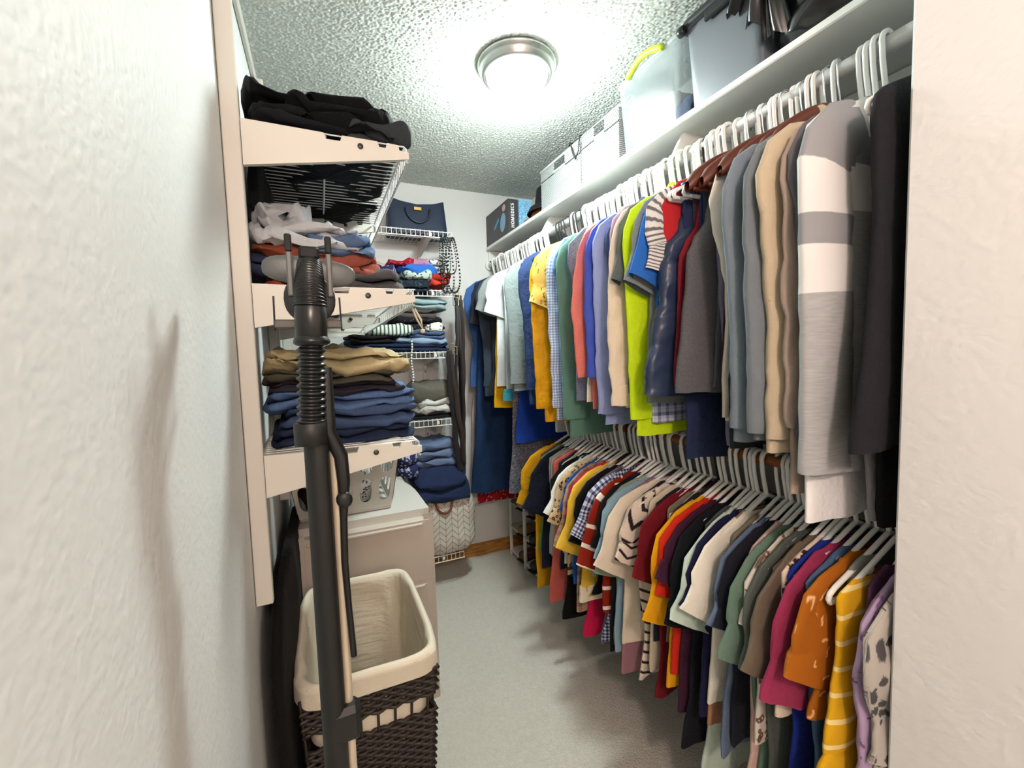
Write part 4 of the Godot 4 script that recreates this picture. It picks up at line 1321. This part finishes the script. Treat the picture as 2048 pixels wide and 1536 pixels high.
func shelf_contents() -> void:
	var z := -1.30
	# upper left shelf: black clothes
	var y: float = LEFT_DECKS[0] + 0.002
	var blk := cloth("101113"); var blk2 := cloth("16181b"); var blk3 := cloth("0c0d0f")
	folded("folded_leggings", "black leggings at the bottom of the black pile on the upper left shelf", "clothing", Vector3(0.045, y, z - 0.02), Vector3(0.35, 0.05, 0.36), 2, blk2, 0.0, 0.012)
	folded("folded_sweater", "black sweater heaped against the wall on the upper left shelf", "clothing", Vector3(-0.055, y + 0.035, z - 0.02), Vector3(0.17, 0.09, 0.36), 2, blk, 0.05, 0.02)
	folded("folded_shirt", "black jersey shirt slumped over the shelf end on the upper left shelf", "clothing", Vector3(0.10, y + 0.04, z - 0.01), Vector3(0.26, 0.075, 0.36), 3, blk3, -0.1, 0.02)
	folded("folded_shorts", "dark charcoal shorts tucked under the black pile on the upper left shelf", "clothing", Vector3(0.145, y + 0.005, z + 0.095), Vector3(0.16, 0.06, 0.16), 2, cloth("34373a"), 0.25, 0.014)
	folded("folded_trousers", "black trousers in the middle of the upper left shelf", "clothing", Vector3(0.03, y, -1.70), Vector3(0.34, 0.09, 0.36), 3, blk, 0.0, 0.014)
	folded("folded_dress", "ink black dress folded at the far end of the upper left shelf", "clothing", Vector3(0.06, y, -2.12), Vector3(0.28, 0.07, 0.36), 2, cloth("17141c"), 0.05, 0.014)
	folded("hanging_scarf", "black scarf slipping down between the upper left shelf and the wall", "clothing", Vector3(-0.128, 1.70, -1.40), Vector3(0.03, 0.20, 0.4), 1, blk, 0.0, 0.006)
	folded("baseball_hat", "brown-grey hat hanging below the far lip of the upper left shelf", "hat", Vector3(0.215, 1.70, -2.16), Vector3(0.05, 0.17, 0.06), 1, cloth("5b5148"), 0.1, 0.01)
	# middle left shelf
	y = LEFT_DECKS[1] + 0.002
	folded("folded_shirt", "rust red shirt lowest on the middle left shelf", "clothing", Vector3(-0.02, y, z), Vector3(0.22, 0.035, 0.34), 2, cloth("8c3c2a"), 0.05, 0.01)
	folded("folded_trousers", "dark grey trousers folded at the end of the middle left shelf", "clothing", Vector3(0.13, y, z), Vector3(0.17, 0.05, 0.34), 2, cloth("4d4a4b"), 0.0, 0.012)
	folded("folded_sweatshirt", "terracotta sweatshirt bulging on the middle left shelf", "clothing", Vector3(0.045, y + 0.034, z + 0.0), Vector3(0.23, 0.055, 0.34), 2, cloth("8a4a3c"), -0.05, 0.014)
	folded("folded_jeans", "navy jeans under the grey sweatpants on the middle left shelf", "clothing", Vector3(-0.08, y + 0.033, z), Vector3(0.14, 0.045, 0.34), 2, cloth("2b3048"), 0.0, 0.012)
	folded("folded_jeans", "washed blue jeans rolled under the grey sweatpants", "clothing", Vector3(0.055, y + 0.085, z + 0.0), Vector3(0.17, 0.045, 0.34), 2, cloth("", "denim", ["435472", "5f7492"]), 0.0, 0.012)
	folded("folded_tee", "orange-brown tee peeping out under the grey sweatpants", "clothing", Vector3(-0.06, y + 0.075, z + 0.01), Vector3(0.17, 0.03, 0.34), 1, cloth("80402c"), 0.05, 0.012)
	folded("folded_sweatpants", "pale grey sweatpants sprawled on top of the middle left shelf", "clothing", Vector3(-0.02, y + 0.10, z - 0.01), Vector3(0.25, 0.06, 0.36), 2, cloth("b4b6b9"), 0.0, 0.024)
	folded("folded_hoodie", "light grey hoodie heaped against the wall on the middle left shelf", "clothing", Vector3(-0.07, y + 0.145, z - 0.03), Vector3(0.13, 0.06, 0.36), 1, cloth("a4a7ab"), 0.05, 0.026)
	folded("folded_blouse", "dark brown blouse in the middle of the middle left shelf", "clothing", Vector3(-0.02, y, -1.72), Vector3(0.22, 0.08, 0.36), 3, cloth("4a332c"), 0.0, 0.014)
	# lower left shelf: jeans
	y = LEFT_DECKS[2] + 0.002
	var den := cloth("", "denim", ["303c58", "4a5c7c"]); var den2 := cloth("", "denim", ["41557a", "5f7aa2"]); var den3 := cloth("", "denim", ["1d2436", "2f3a54"])
	folded("folded_jeans", "dark denim jeans lowest on the lower left shelf", "clothing", Vector3(0.045, y, z), Vector3(0.35, 0.045, 0.34), 2, den3, 0.02, 0.009)
	folded("folded_jeans", "stone-washed jeans second from the bottom of the lower left shelf", "clothing", Vector3(0.065, y + 0.043, z + 0.005), Vector3(0.33, 0.05, 0.34), 2, den, -0.02, 0.010)
	folded("folded_jeans", "mid blue jeans with a rolled edge on the lower left shelf", "clothing", Vector3(0.05, y + 0.091, z), Vector3(0.36, 0.04, 0.34), 2, den2, 0.03, 0.010)
	folded("folded_trousers", "black-brown trousers under the olive ones on the lower left shelf", "clothing", Vector3(0.035, y + 0.127, z), Vector3(0.32, 0.03, 0.34), 2, cloth("2a2630"), 0.0, 0.010)
	folded("folded_trousers", "dark olive trousers under the khaki ones on the lower left shelf", "clothing", Vector3(0.02, y + 0.152, z), Vector3(0.32, 0.034, 0.34), 2, cloth("4a463a"), -0.03, 0.012)
	folded("folded_chinos", "khaki chinos flopped on top of the lower left shelf", "clothing", Vector3(0.045, y + 0.182, z), Vector3(0.34, 0.05, 0.35), 2, cloth("ab9b76"), 0.04, 0.020)
	folded("folded_jeans", "blue-black jeans in the middle of the lower left shelf", "clothing", Vector3(0.04, y, -1.72), Vector3(0.34, 0.14, 0.36), 4, den3, 0.0, 0.010)
	back_contents()

func back_contents() -> void:
	var zc := ZB + 0.17
	# handbag
	var t := thing("handbag", "navy leather handbag with one rolled handle and gold plate", "handbag", Vector3(0.56, BACK_DECKS[0] + 0.004, zc - 0.03))
	var navy := mat("232c40", 0.5, {"spec": 0.45, "normal": bump("grain", 256, 4, 0.2, 3.0), "nscale": 0.25, "scale": 8.0})
	var f := func(u: float, q: float) -> Array:
		var a := u * TAU
		var w := lerpf(0.178, 0.165, q)
		var d := lerpf(0.075, 0.03, q)
		var e := Vector2(signf(cos(a)) * pow(absf(cos(a)), 0.3), signf(sin(a)) * pow(absf(sin(a)), 0.45))
		var x := e.x * w
		var dip := 0.035 * (1.0 - pow(absf(x / w), 2.0))
		return [Vector3(x, q * (0.215 - dip), e.y * d), Vector2(x, q * 0.2)]
	var m := Mesher.new()
	m.grid(f, 48, 12, true)
	part("body", m, navy, t)
	m = Mesher.new()
	m.slab(Vector3(0, 0.004, 0), Vector3(0.17, 0.006, 0.07), Basis.IDENTITY, noise, 0.0, 1.0, 24, 6)
	part("bottom", m, navy, t)
	m = Mesher.new()
	var pts := []
	for k in 17:
		var a := PI + k / 16.0 * PI
		pts.append(Vector3(cos(a) * 0.07, 0.15 + sin(a) * 0.085, 0.058 + 0.012 * sin(k / 16.0 * PI)))
	m.tube(pts, 0.0055, 8)
	part("handle", m, mat("1d2536", 0.45), t)
	m = Mesher.new()
	m.box(Vector3(0.0, 0.150, 0.048), Vector3(0.045, 0.02, 0.004), 0.002)
	part("gold_plate", m, mat("8f7440", 0.35, {"metal": 0.9}), t)
	# jumbled tops on the second shelf
	var y: float = BACK_DECKS[1] + 0.003
	var B := [["dark navy printed top spilling over the front of the second back shelf", Vector3(0.50, 0.0, 0.02), Vector3(0.2, 0.06, 0.28), cloth("", "floral", ["262d38", "3c4a52", "1a2028"]), 0.03],
		["purple top with white flowers on the second back shelf", Vector3(0.33, 0.0, 0.0), Vector3(0.18, 0.12, 0.26), cloth("", "floral", ["2c2a55", "b9b4cc"]), 0.0],
		["brick red top on the right of the second back shelf", Vector3(0.64, 0.03, 0.03), Vector3(0.12, 0.06, 0.25), cloth("b3392e"), 0.0],
		["black and white leaf print top on the second back shelf", Vector3(0.52, 0.055, 0.02), Vector3(0.18, 0.035, 0.27), cloth("", "leopard", ["aab8b0", "20242a"], 8.0), 0.0],
		["bright blue tee on the second back shelf", Vector3(0.52, 0.088, 0.0), Vector3(0.22, 0.045, 0.26), cloth("2f62b4"), 0.0],
		["crimson print scarf on the second back shelf", Vector3(0.45, 0.13, 0.0), Vector3(0.14, 0.045, 0.22), cloth("", "floral", ["96182a", "c45a60"]), 0.0],
		["lilac pink top on the second back shelf", Vector3(0.54, 0.13, -0.01), Vector3(0.14, 0.04, 0.22), cloth("a87596"), 0.0],
		["black and white spotted scarf on the second back shelf", Vector3(0.635, 0.10, 0.0), Vector3(0.1, 0.085, 0.24), cloth("", "leopard", ["c8c6c6", "17171a"], 10.0), 0.0],
		["pale rose striped towel on the second back shelf", Vector3(0.28, 0.12, -0.02), Vector3(0.16, 0.03, 0.24), cloth("b79c98"), 0.0]]
	for b in B:
		folded("jumbled_garment", b[0], "clothing", Vector3(b[1].x, y + b[1].y, zc + b[1].z), b[2], 1 if b[2].y < 0.05 else 2, b[3], rng.randf_range(-0.15, 0.15), 0.014, b[4])
	# third shelf
	y = BACK_DECKS[2] + 0.003
	var C := [["dark navy folded trousers lowest on the third back shelf", Vector3(0.41, 0.0, 0.0), Vector3(0.58, 0.045, 0.28), 2, cloth("1f2a42")],
		["black folded sweater on the left of the third back shelf", Vector3(0.26, 0.044, 0.0), Vector3(0.26, 0.05, 0.28), 2, cloth("1b191d")],
		["light blue denim shorts folded on the third back shelf", Vector3(0.53, 0.044, 0.0), Vector3(0.3, 0.03, 0.28), 1, cloth("", "denim", ["748ca6", "91a7bd"])],
		["slate blue folded jeans on the third back shelf", Vector3(0.57, 0.072, 0.0), Vector3(0.22, 0.045, 0.28), 2, cloth("", "denim", ["3f4d66", "586a88"])],
		["green and white striped top folded on the third back shelf", Vector3(0.36, 0.092, 0.01), Vector3(0.24, 0.06, 0.27), 1, cloth("", "pinstripe", ["d5dad2", "3f5a4c"], 4.0)],
		["black patterned top on the third back shelf", Vector3(0.52, 0.115, -0.01), Vector3(0.3, 0.08, 0.26), 2, cloth("", "sprig", ["1c1b20", "6a625c"])],
		["black and white scroll print top on the third back shelf", Vector3(0.60, 0.118, 0.05), Vector3(0.1, 0.04, 0.16), 1, cloth("", "leopard", ["d6d4cf", "25252a"], 8.0)],
		["taupe drawstring shorts on the third back shelf", Vector3(0.5, 0.19, 0.0), Vector3(0.26, 0.045, 0.26), 2, cloth("4c4644")],
		["pale aqua denim shirt on top of the third back shelf", Vector3(0.54, 0.235, 0.0), Vector3(0.29, 0.06, 0.28), 2, cloth("", "denim", ["7d989b", "98b0b2"])]]
	for b in C:
		folded("folded_garment", b[0], "clothing", Vector3(b[1].x, y + b[1].y, zc + b[1].z), b[2], b[3], b[4], rng.randf_range(-0.05, 0.05), 0.010)
	for k in 2:
		var d := thing("drawstring", ["cream knotted drawstring dangling by the middle left shelf", "black and white twisted cord dangling from the third back shelf"][k], "cord", [Vector3(0.225, 1.50, -1.14), Vector3(0.46, 1.47, ZB + 0.335)][k])
		m = Mesher.new()
		if k == 0:
			m.tube([Vector3(0, 0.0, 0), Vector3(0.012, -0.03, 0), Vector3(0.026, -0.055, 0.0), Vector3(0.022, -0.03, 0), Vector3(0.006, -0.002, 0.004)], 0.0028, 6)
			m.slab(Vector3(0.025, -0.06, 0), Vector3(0.006, 0.006, 0.006), Basis.IDENTITY, noise, 0.001, 9.0, 10, 6)
			part("cord", m, cloth("cfc6ae"), d)
		else:
			pts = []
			for q in 20: pts.append(Vector3(0.004 * sin(q * 0.5), -0.24 * q / 19.0, 0.003 * cos(q * 0.7)))
			m.tube(pts, 0.005, 6)
			part("cord", m, cloth("", "stripe", ["e0ddd4", "1c1c1e"], 16.0), d)
	# fourth shelf
	y = BACK_DECKS[3] + 0.003
	folded("folded_garment", "black trousers folded flat on the fourth back shelf", "clothing", Vector3(0.56, y, zc), Vector3(0.3, 0.035, 0.28), 2, cloth("18181c"), 0.0, 0.006)
	folded("folded_garment", "white printed cloth crumpled on the fourth back shelf", "clothing", Vector3(0.59, y + 0.034, zc + 0.02), Vector3(0.2, 0.07, 0.24), 2, cloth("c4c4c0"), 0.1, 0.018)
	folded("rolled_sweater", "olive grey rolled sweater on the fourth back shelf", "clothing", Vector3(0.58, y + 0.10, zc - 0.01), Vector3(0.25, 0.105, 0.26), 1, cloth("5f5d55"), 0.0, 0.014)
	# fifth shelf
	y = BACK_DECKS[4] + 0.003
	folded("folded_garment", "navy shorts draped over the edge of the fifth back shelf", "clothing", Vector3(0.60, y, zc + 0.035), Vector3(0.32, 0.15, 0.33), 2, cloth("232e4c"), 0.0, 0.018, 0.07)
	folded("folded_jeans", "faded blue jeans piled on the navy shorts", "clothing", Vector3(0.57, y + 0.14, zc + 0.01), Vector3(0.28, 0.15, 0.28), 3, cloth("", "denim", ["4a5878", "7d8fae"]), 0.1, 0.014)
	folded("folded_garment", "navy and white floral top beside the faded jeans", "clothing", Vector3(0.42, y + 0.10, zc + 0.03), Vector3(0.12, 0.15, 0.28), 2, cloth("", "floral", ["2b3158", "b9bccb"]), 0.0, 0.012)
	# chevron bag on the lowest shelf
	t = thing("tote_bag", "white and grey chevron cloth bag with a brown leather handle", "bag", Vector3(0.645, BACK_DECKS[5] + 0.004, zc + 0.06))
	m = Mesher.new()
	m.slab(Vector3(0, 0.175, 0), Vector3(0.16, 0.185, 0.12), Basis.IDENTITY, noise, 0.022, 5.0, 40, 24, 0.6, 0.5)
	for i in m.v.size(): m.uv[i] = Vector2(m.v[i].x, m.v[i].y)
	part("body", m, cloth("", "chevron", ["cbc6bb", "7f7b72"], 4.5), t)
	m = Mesher.new()
	pts = []
	for k in 13:
		var a := PI + k / 12.0 * PI
		pts.append(Vector3(-0.04 + cos(a) * 0.05, 0.33 + sin(a) * 0.07, 0.11 + 0.02 * sin(k / 12.0 * PI)))
	m.tube(pts, 0.007, 8)
	part("handle", m, mat("6a3216", 0.5), t)
	# belts hanging beside the back shelves
	var bc := ["141214", "1b1618", "2e1d14", "100f12", "17151a", "241a16"]
	var bn := ["narrow black", "wide black", "dark brown", "glossy black", "woven black", "worn brown-black"]
	for k in 6:
		var top := [1.72, 1.70, 1.73, 1.66, 1.40, 1.38][k] as float
		var low := [0.72, 0.66, 0.62, 0.8, 0.70, 0.75][k] as float
		var bx := [0.735, 0.75, 0.762, 0.725, 0.69, 0.70][k] as float
		var bz := ZB + [0.30, 0.27, 0.25, 0.33, 0.335, 0.345][k] as float
		var b := thing("belt", bn[k] + " leather belt hanging beside the back shelves", "belt", Vector3(bx, top, bz))
		m = Mesher.new()
		var wd := [0.022, 0.034, 0.03, 0.02, 0.036, 0.026][k] as float
		var f3 := func(u: float, q: float) -> Array:
			var yy := -q * (top - low)
			var sway := 0.018 * sin(q * 3.0 + k) + 0.012 * q + noise.get_noise_2d(q * 3.0, k * 7.0) * 0.012
			return [Vector3(sway + (u - 0.5) * wd, yy, 0.006 * sin(q * 5.0 + k * 2.0) + 0.004 * absf(u - 0.5)), Vector2(u, q)]
		m.grid(f3, 2, 24)
		var f4 := func(u: float, q: float) -> Array:
			var r: Array = f3.call(1.0 - u, q)
			return [r[0] + Vector3(0, 0, -0.003), r[1]]
		m.grid(f4, 2, 24)
		part("strap", m, mat(bc[k], 0.45), b)
		m = Mesher.new()
		m.tube([Vector3(-0.016, 0.0, 0), Vector3(0.016, 0.0, 0), Vector3(0.016, 0.045, 0), Vector3(-0.016, 0.045, 0)], 0.0025, 6, true)
		part("buckle", m, mat("9a8f78", 0.3, {"metal": 0.9}), b)
	# necklaces bunched under the top shelf
	for k in 6:
		var b := thing("necklace", ["jet bead", "black ring chain", "green stone", "dark hoop", "dark wood bead", "long black cord"][k] + " necklace hanging from the topmost back shelf", "necklace", Vector3(0.655 + 0.012 * k, BACK_DECKS[0] - 0.04, ZB + 0.325 + 0.004 * k))
		m = Mesher.new()
		var len := 0.2 + 0.035 * ((k * 3) % 6)
		for q in 44:
			var a := q / 44.0 * TAU
			var p := Vector3(sin(a) * (0.018 + 0.006 * k) * (0.4 + 0.6 * (0.5 - 0.5 * cos(a))), -len * (0.5 - 0.5 * cos(a)), 0.004 * sin(a * 3.0))
			m.slab(p, Vector3.ONE * (0.0045 if k % 2 == 0 else 0.006), Basis.IDENTITY, noise, 0.0, 1.0, 8, 5, 1.0, 1.0)
		part("beads", m, mat(["0d0d0f", "141416", "1f4a2c", "3a3a3c", "2a1c16", "0b0b0d"][k], 0.25), b)

func lattice(m: Mesher, o: Vector3, ax: Vector3, ay: Vector3, w: float, h: float, th: Vector3) -> void:
	var px := 0.0085; var py := 0.0075
	var rows := int(h / py); var cols := int(w / px)
	for j in rows + 1:
		var y := h * j / rows
		var a := o + ay * (y - 0.0016); var b := o + ay * (y + 0.0016)
		m.quad(a, a + ax * w, b + ax * w, b)
		m.quad(a + th, b + th, b + ax * w + th, a + ax * w + th)
		if j == rows: break
		for i in cols:
			var x := w * (i + (0.5 if j % 2 else 0.0)) / cols
			var c := o + ax * (x - 0.0014) + ay * y
			m.quad(c, c + ax * 0.0028, c + ax * 0.0028 + ay * py, c + ay * py)

func basket(label: String, at: Vector3, w: float, h: float, d: float) -> void:
	var t := thing("storage_basket", label, "basket", at)
	var c := mat("b0b3b2", 0.45)
	var sides := [[Vector3(-w / 2, 0.012, d / 2), Vector3(1, 0, 0), w, Vector3(0, 0, -0.003)], [Vector3(w / 2, 0.012, -d / 2), Vector3(-1, 0, 0), w, Vector3(0, 0, 0.003)], [Vector3(-w / 2, 0.012, -d / 2), Vector3(0, 0, 1), d, Vector3(0.003, 0, 0)], [Vector3(w / 2, 0.012, d / 2), Vector3(0, 0, -1), d, Vector3(-0.003, 0, 0)]]
	for i in 4:
		var s: Array = sides[i]
		var m := Mesher.new()
		var len: float = s[2]
		if i == 2:                                       # a grip hole is left open in the side that faces the room
			lattice(m, s[0], s[1], Vector3.UP, len, h - 0.065, s[3])
			lattice(m, s[0] + Vector3(0, h - 0.065, 0), s[1], Vector3.UP, len * 0.36, 0.053, s[3])
			lattice(m, s[0] + s[1] * len * 0.64 + Vector3(0, h - 0.065, 0), s[1], Vector3.UP, len * 0.36, 0.053, s[3])
			m.tube([s[0] + s[1] * len * 0.36 + Vector3(0, h - 0.06, 0), s[0] + s[1] * len * 0.64 + Vector3(0, h - 0.06, 0)], 0.005, 6)
		else:
			lattice(m, s[0], s[1], Vector3.UP, len, h - 0.012, s[3])
		part("side", m, c, t)
	part("bottom", slab_box(Vector3(-w / 2, 0.001, -d / 2), Vector3(w / 2, 0.014, d / 2), 0.004), c, t)
	var m := Mesher.new()
	m.tube([Vector3(-w / 2, h, d / 2), Vector3(w / 2, h, d / 2), Vector3(w / 2, h, -d / 2), Vector3(-w / 2, h, -d / 2)], 0.006, 8, true)
	part("rim", m, c, t)

func top_shelf_things() -> void:
	var y := 2.0845
	basket("white perforated plastic basket beside the hats", Vector3(1.19, y, -1.79), 0.25, 0.195, 0.36)
	basket("white perforated plastic basket beside the clear tote", Vector3(1.19, y, -1.475), 0.25, 0.20, 0.25)
	for q in [["black fleece throw folded inside the white basket beside the hats", -1.79, 0.345], ["black knitted scarf folded inside the white basket beside the tote", -1.475, 0.235]]:
		folded("stored_cloth", q[0], "cloth", Vector3(1.19, y + 0.016, q[1]), Vector3(0.232, 0.165, q[2]), 2, cloth("141316"), 0.0, 0.003)
	var t := thing("cable", "black cable looped over the front of the first white basket", "cable", Vector3(1.058, y + 0.205, -1.63))
	var m := Mesher.new()
	m.tube([Vector3(0.06, -0.01, -0.12), Vector3(0.02, 0.012, -0.09), Vector3(0.0, 0.006, -0.05), Vector3(-0.006, -0.05, -0.02), Vector3(-0.007, -0.085, 0.0), Vector3(-0.006, -0.06, 0.022), Vector3(-0.002, 0.0, 0.03), Vector3(0.03, 0.012, 0.02)], 0.0035, 8)
	part("cord", m, mat("141414", 0.5), t)
	t = thing("charger", "black charger brick lying on the first white basket", "charger", Vector3(1.12, y + 0.203, -1.70))
	part("brick", slab_box(Vector3(-0.03, 0, -0.03), Vector3(0.03, 0.03, 0.04), 0.006), mat("17171a", 0.5), t)
	m = Mesher.new()
	m.tube([Vector3(-0.03, 0.015, 0.0), Vector3(-0.05, 0.012, 0.01)], 0.004, 8)
	part("plug", m, mat("101010", 0.5), t)
	# massager box
	t = thing("massager_box", "dark grey massager box with white lettering at the shelf end", "box", Vector3(1.085, y, -2.545))
	m = Mesher.new()
	m.box(Vector3(0, 0.1, 0), Vector3(0.065, 0.2, 0.365), 0.002)
	part("carton", m, mat("3b383b", 0.5), t)
	var tm := TextMesh.new()
	tm.text = "HOMEDICS"
	tm.font = SystemFont.new()
	tm.font.font_names = PackedStringArray(["Droid Sans"])
	tm.font.font_weight = 700
	tm.font_size = 32
	tm.pixel_size = 0.0012
	tm.depth = 0.0006
	var o := part("lettering", tm, mat("f0f0f0", 0.6), t)
	o.position = Vector3(-0.004, 0.105, 0.1832)
	o.rotation = Vector3(0, 0, PI / 2)
	o.scale = Vector3(0.72, 0.72, 1)
	m = Mesher.new()
	m.slab(Vector3(-0.033, 0.085, 0.10), Vector3(0.0008, 0.055, 0.04), Basis(Vector3(1, 0, 0), 0.3), noise, 0.0, 1.0, 24, 10, 1.0, 1.0)
	part("printed_massager", m, mat("7fa3c4", 0.5), t)
	m = Mesher.new()
	m.box(Vector3(-0.033, 0.10, 0.0), Vector3(0.0012, 0.022, 0.09), 0.0, Basis(Vector3(1, 0, 0), -0.5))
	part("printed_handle", m, mat("3f8fb8", 0.5), t)
	m = Mesher.new()
	m.slab(Vector3(-0.033, 0.165, 0.12), Vector3(0.0008, 0.02, 0.025), Basis.IDENTITY, noise, 0.0, 1.0, 20, 8, 1.0, 1.0)
	part("printed_badge", m, mat("c9a8a8", 0.5), t)
	t = thing("blue_box", "light blue patterned box behind the massager box", "box", Vector3(1.165, y, -2.53))
	m = Mesher.new()
	m.box(Vector3(0, 0.1, 0), Vector3(0.085, 0.2, 0.34), 0.002)
	part("carton", m, cloth("", "tweed", ["7fb3d6", "a8cfe6", "4f86b4"], 3.0), t)
	m = Mesher.new()
	m.box(Vector3(0, 0.2, 0), Vector3(0.088, 0.01, 0.343), 0.002)
	part("lid", m, mat("8fc0de", 0.5), t)
	# hats
	t = thing("hat", "tan felt hat lying under the black hat", "hat", Vector3(1.17, y, -2.13))
	m = Mesher.new()
	m.lathe([Vector2(0.0, 0.075), Vector2(0.06, 0.07), Vector2(0.075, 0.05), Vector2(0.08, 0.012)], 28)
	part("crown", m, cloth("a8743c"), t)
	m = Mesher.new()
	m.lathe([Vector2(0.078, 0.012), Vector2(0.12, 0.008), Vector2(0.121, 0.003), Vector2(0.0, 0.002)], 28)
	part("brim", m, cloth("a8743c"), t)
	t = thing("hat", "floppy black hat leaning on the white basket", "hat", Vector3(1.19, y + 0.075, -2.10))
	m = Mesher.new()
	m.lathe([Vector2(0.0, 0.125), Vector2(0.05, 0.12), Vector2(0.075, 0.10), Vector2(0.085, 0.03), Vector2(0.088, 0.0)], 28)
	part("crown", m, cloth("16151a"), t)
	m = Mesher.new()
	m.lathe([Vector2(0.086, 0.012), Vector2(0.115, 0.0), Vector2(0.13, -0.03), Vector2(0.128, -0.032), Vector2(0.084, 0.0)], 28)
	part("brim", m, cloth("16151a"), t)
	# clear tote with things inside
	t = thing("clear_tote", "clear plastic tote with lime green handles full of soft things", "tote", Vector3(1.205, y, -1.195))
	var clear := mat("c9d6d8", 0.15, {"alpha": 0.16, "spec": 0.6})
	m = Mesher.new()
	var f := func(u: float, q: float) -> Array:
		var a := u * TAU
		var e := Vector2(signf(cos(a)) * pow(absf(cos(a)), 0.16), signf(sin(a)) * pow(absf(sin(a)), 0.16))
		return [Vector3(e.x * lerpf(0.13, 0.146, q), 0.004 + q * 0.245, e.y * lerpf(0.143, 0.158, q)), Vector2(u, q)]
	m.grid(f, 64, 8, true)
	part("tub", m, clear, t)
	m = Mesher.new()
	m.slab(Vector3(0, 0.255, 0), Vector3(0.152, 0.012, 0.164), Basis.IDENTITY, noise, 0.0, 1.0, 48, 8, 0.16, 0.4)
	part("lid", m, mat("c3cdce", 0.25, {"alpha": 0.45}), t)
	for s in [-1.0, 1.0]:
		m = Mesher.new()
		var pts := []
		for k in 9:
			var q := k / 8.0
			pts.append(Vector3(s * (0.154 + 0.008 * sin(q * PI)), 0.252 + 0.022 * sin(q * PI), lerpf(-0.085, 0.085, q)))
		m.tube(pts, 0.0105, 8)
		part("handle", m, mat("b6cf2c", 0.4), t)
	var inside := [["white plush lying in the clear tote", Vector3(1.15, 0, -1.16), Vector3(0.13, 0.13, 0.14), "8f9596"], ["dark blue cloth lying in the clear tote", Vector3(1.17, 0, -1.09), Vector3(0.15, 0.09, 0.07), "2f3e5a"], ["pink cloth lying in the clear tote", Vector3(1.14, 0, -1.26), Vector3(0.1, 0.07, 0.1), "c9a0a8"], ["pale blue cloth lying in the clear tote", Vector3(1.24, 0, -1.22), Vector3(0.12, 0.15, 0.16), "5f7688"]]
	for q in inside:
		folded("stored_cloth", q[0], "cloth", Vector3(q[1].x, y + 0.008, q[1].z), q[2], 1, cloth(q[3]), 0.1, 0.012)
	# grey tote with a black lid
	t = thing("grey_tote", "opaque grey plastic tote with a black clip lid", "tote", Vector3(1.205, y, -0.895))
	m = Mesher.new()
	var f2 := func(u: float, q: float) -> Array:
		var a := u * TAU
		var e := Vector2(signf(cos(a)) * pow(absf(cos(a)), 0.14), signf(sin(a)) * pow(absf(sin(a)), 0.14))
		return [Vector3(e.x * lerpf(0.135, 0.15, q), 0.003 + q * 0.232, e.y * lerpf(0.115, 0.127, q)), Vector2(u, q)]
	m.grid(f2, 64, 6, true)
	part("tub", m, mat("61676e", 0.4), t)
	m = Mesher.new()
	m.slab(Vector3(0, 0.249, 0), Vector3(0.166, 0.018, 0.142), Basis.IDENTITY, noise, 0.0, 1.0, 48, 8, 0.14, 0.4)
	part("lid", m, mat("1a1c1f", 0.4), t)
	m = Mesher.new()
	m.box(Vector3(-0.160, 0.222, 0.0), Vector3(0.012, 0.03, 0.09), 0.004)
	part("latch", m, mat("17181b", 0.35), t)
	m = Mesher.new()
	m.tube([Vector3(-0.163, 0.236, -0.135), Vector3(-0.163, 0.236, -0.118)], 0.014, 12)
	part("lid_hinge", m, mat("17181b", 0.35), t)
	# black plastic bag slumped over the tote
	t = thing("plastic_bag", "crumpled shiny black plastic bag slumped at the near end of the shelf", "bag", Vector3(1.205, y, -0.60))
	var bagm := mat("0e1012", 0.22, {"spec": 0.6})
	m = Mesher.new()
	m.slab(Vector3(0, 0.145, 0), Vector3(0.155, 0.145, 0.165), Basis.IDENTITY, noise, 0.035, 6.0, 64, 36, 0.5, 0.5)
	part("bag", m, bagm, t)
	for k in 3:
		m = Mesher.new()
		var f5 := func(u: float, q: float) -> Array:
			var zz := -0.165 - 0.06 * k * q + (u - 0.5) * lerpf(0.02, 0.075 - 0.01 * k, q)
			return [Vector3(-0.150 - 0.022 * sin(q * PI) + 0.012 * sin(u * 9.0 + k), lerpf(0.27, 0.05 + 0.06 * k, q) + 0.012 * sin(u * 6.0), zz + 0.03), Vector2(u, q)]
		m.grid(f5, 10, 12)
		part("bag_tail", m, bagm, t)
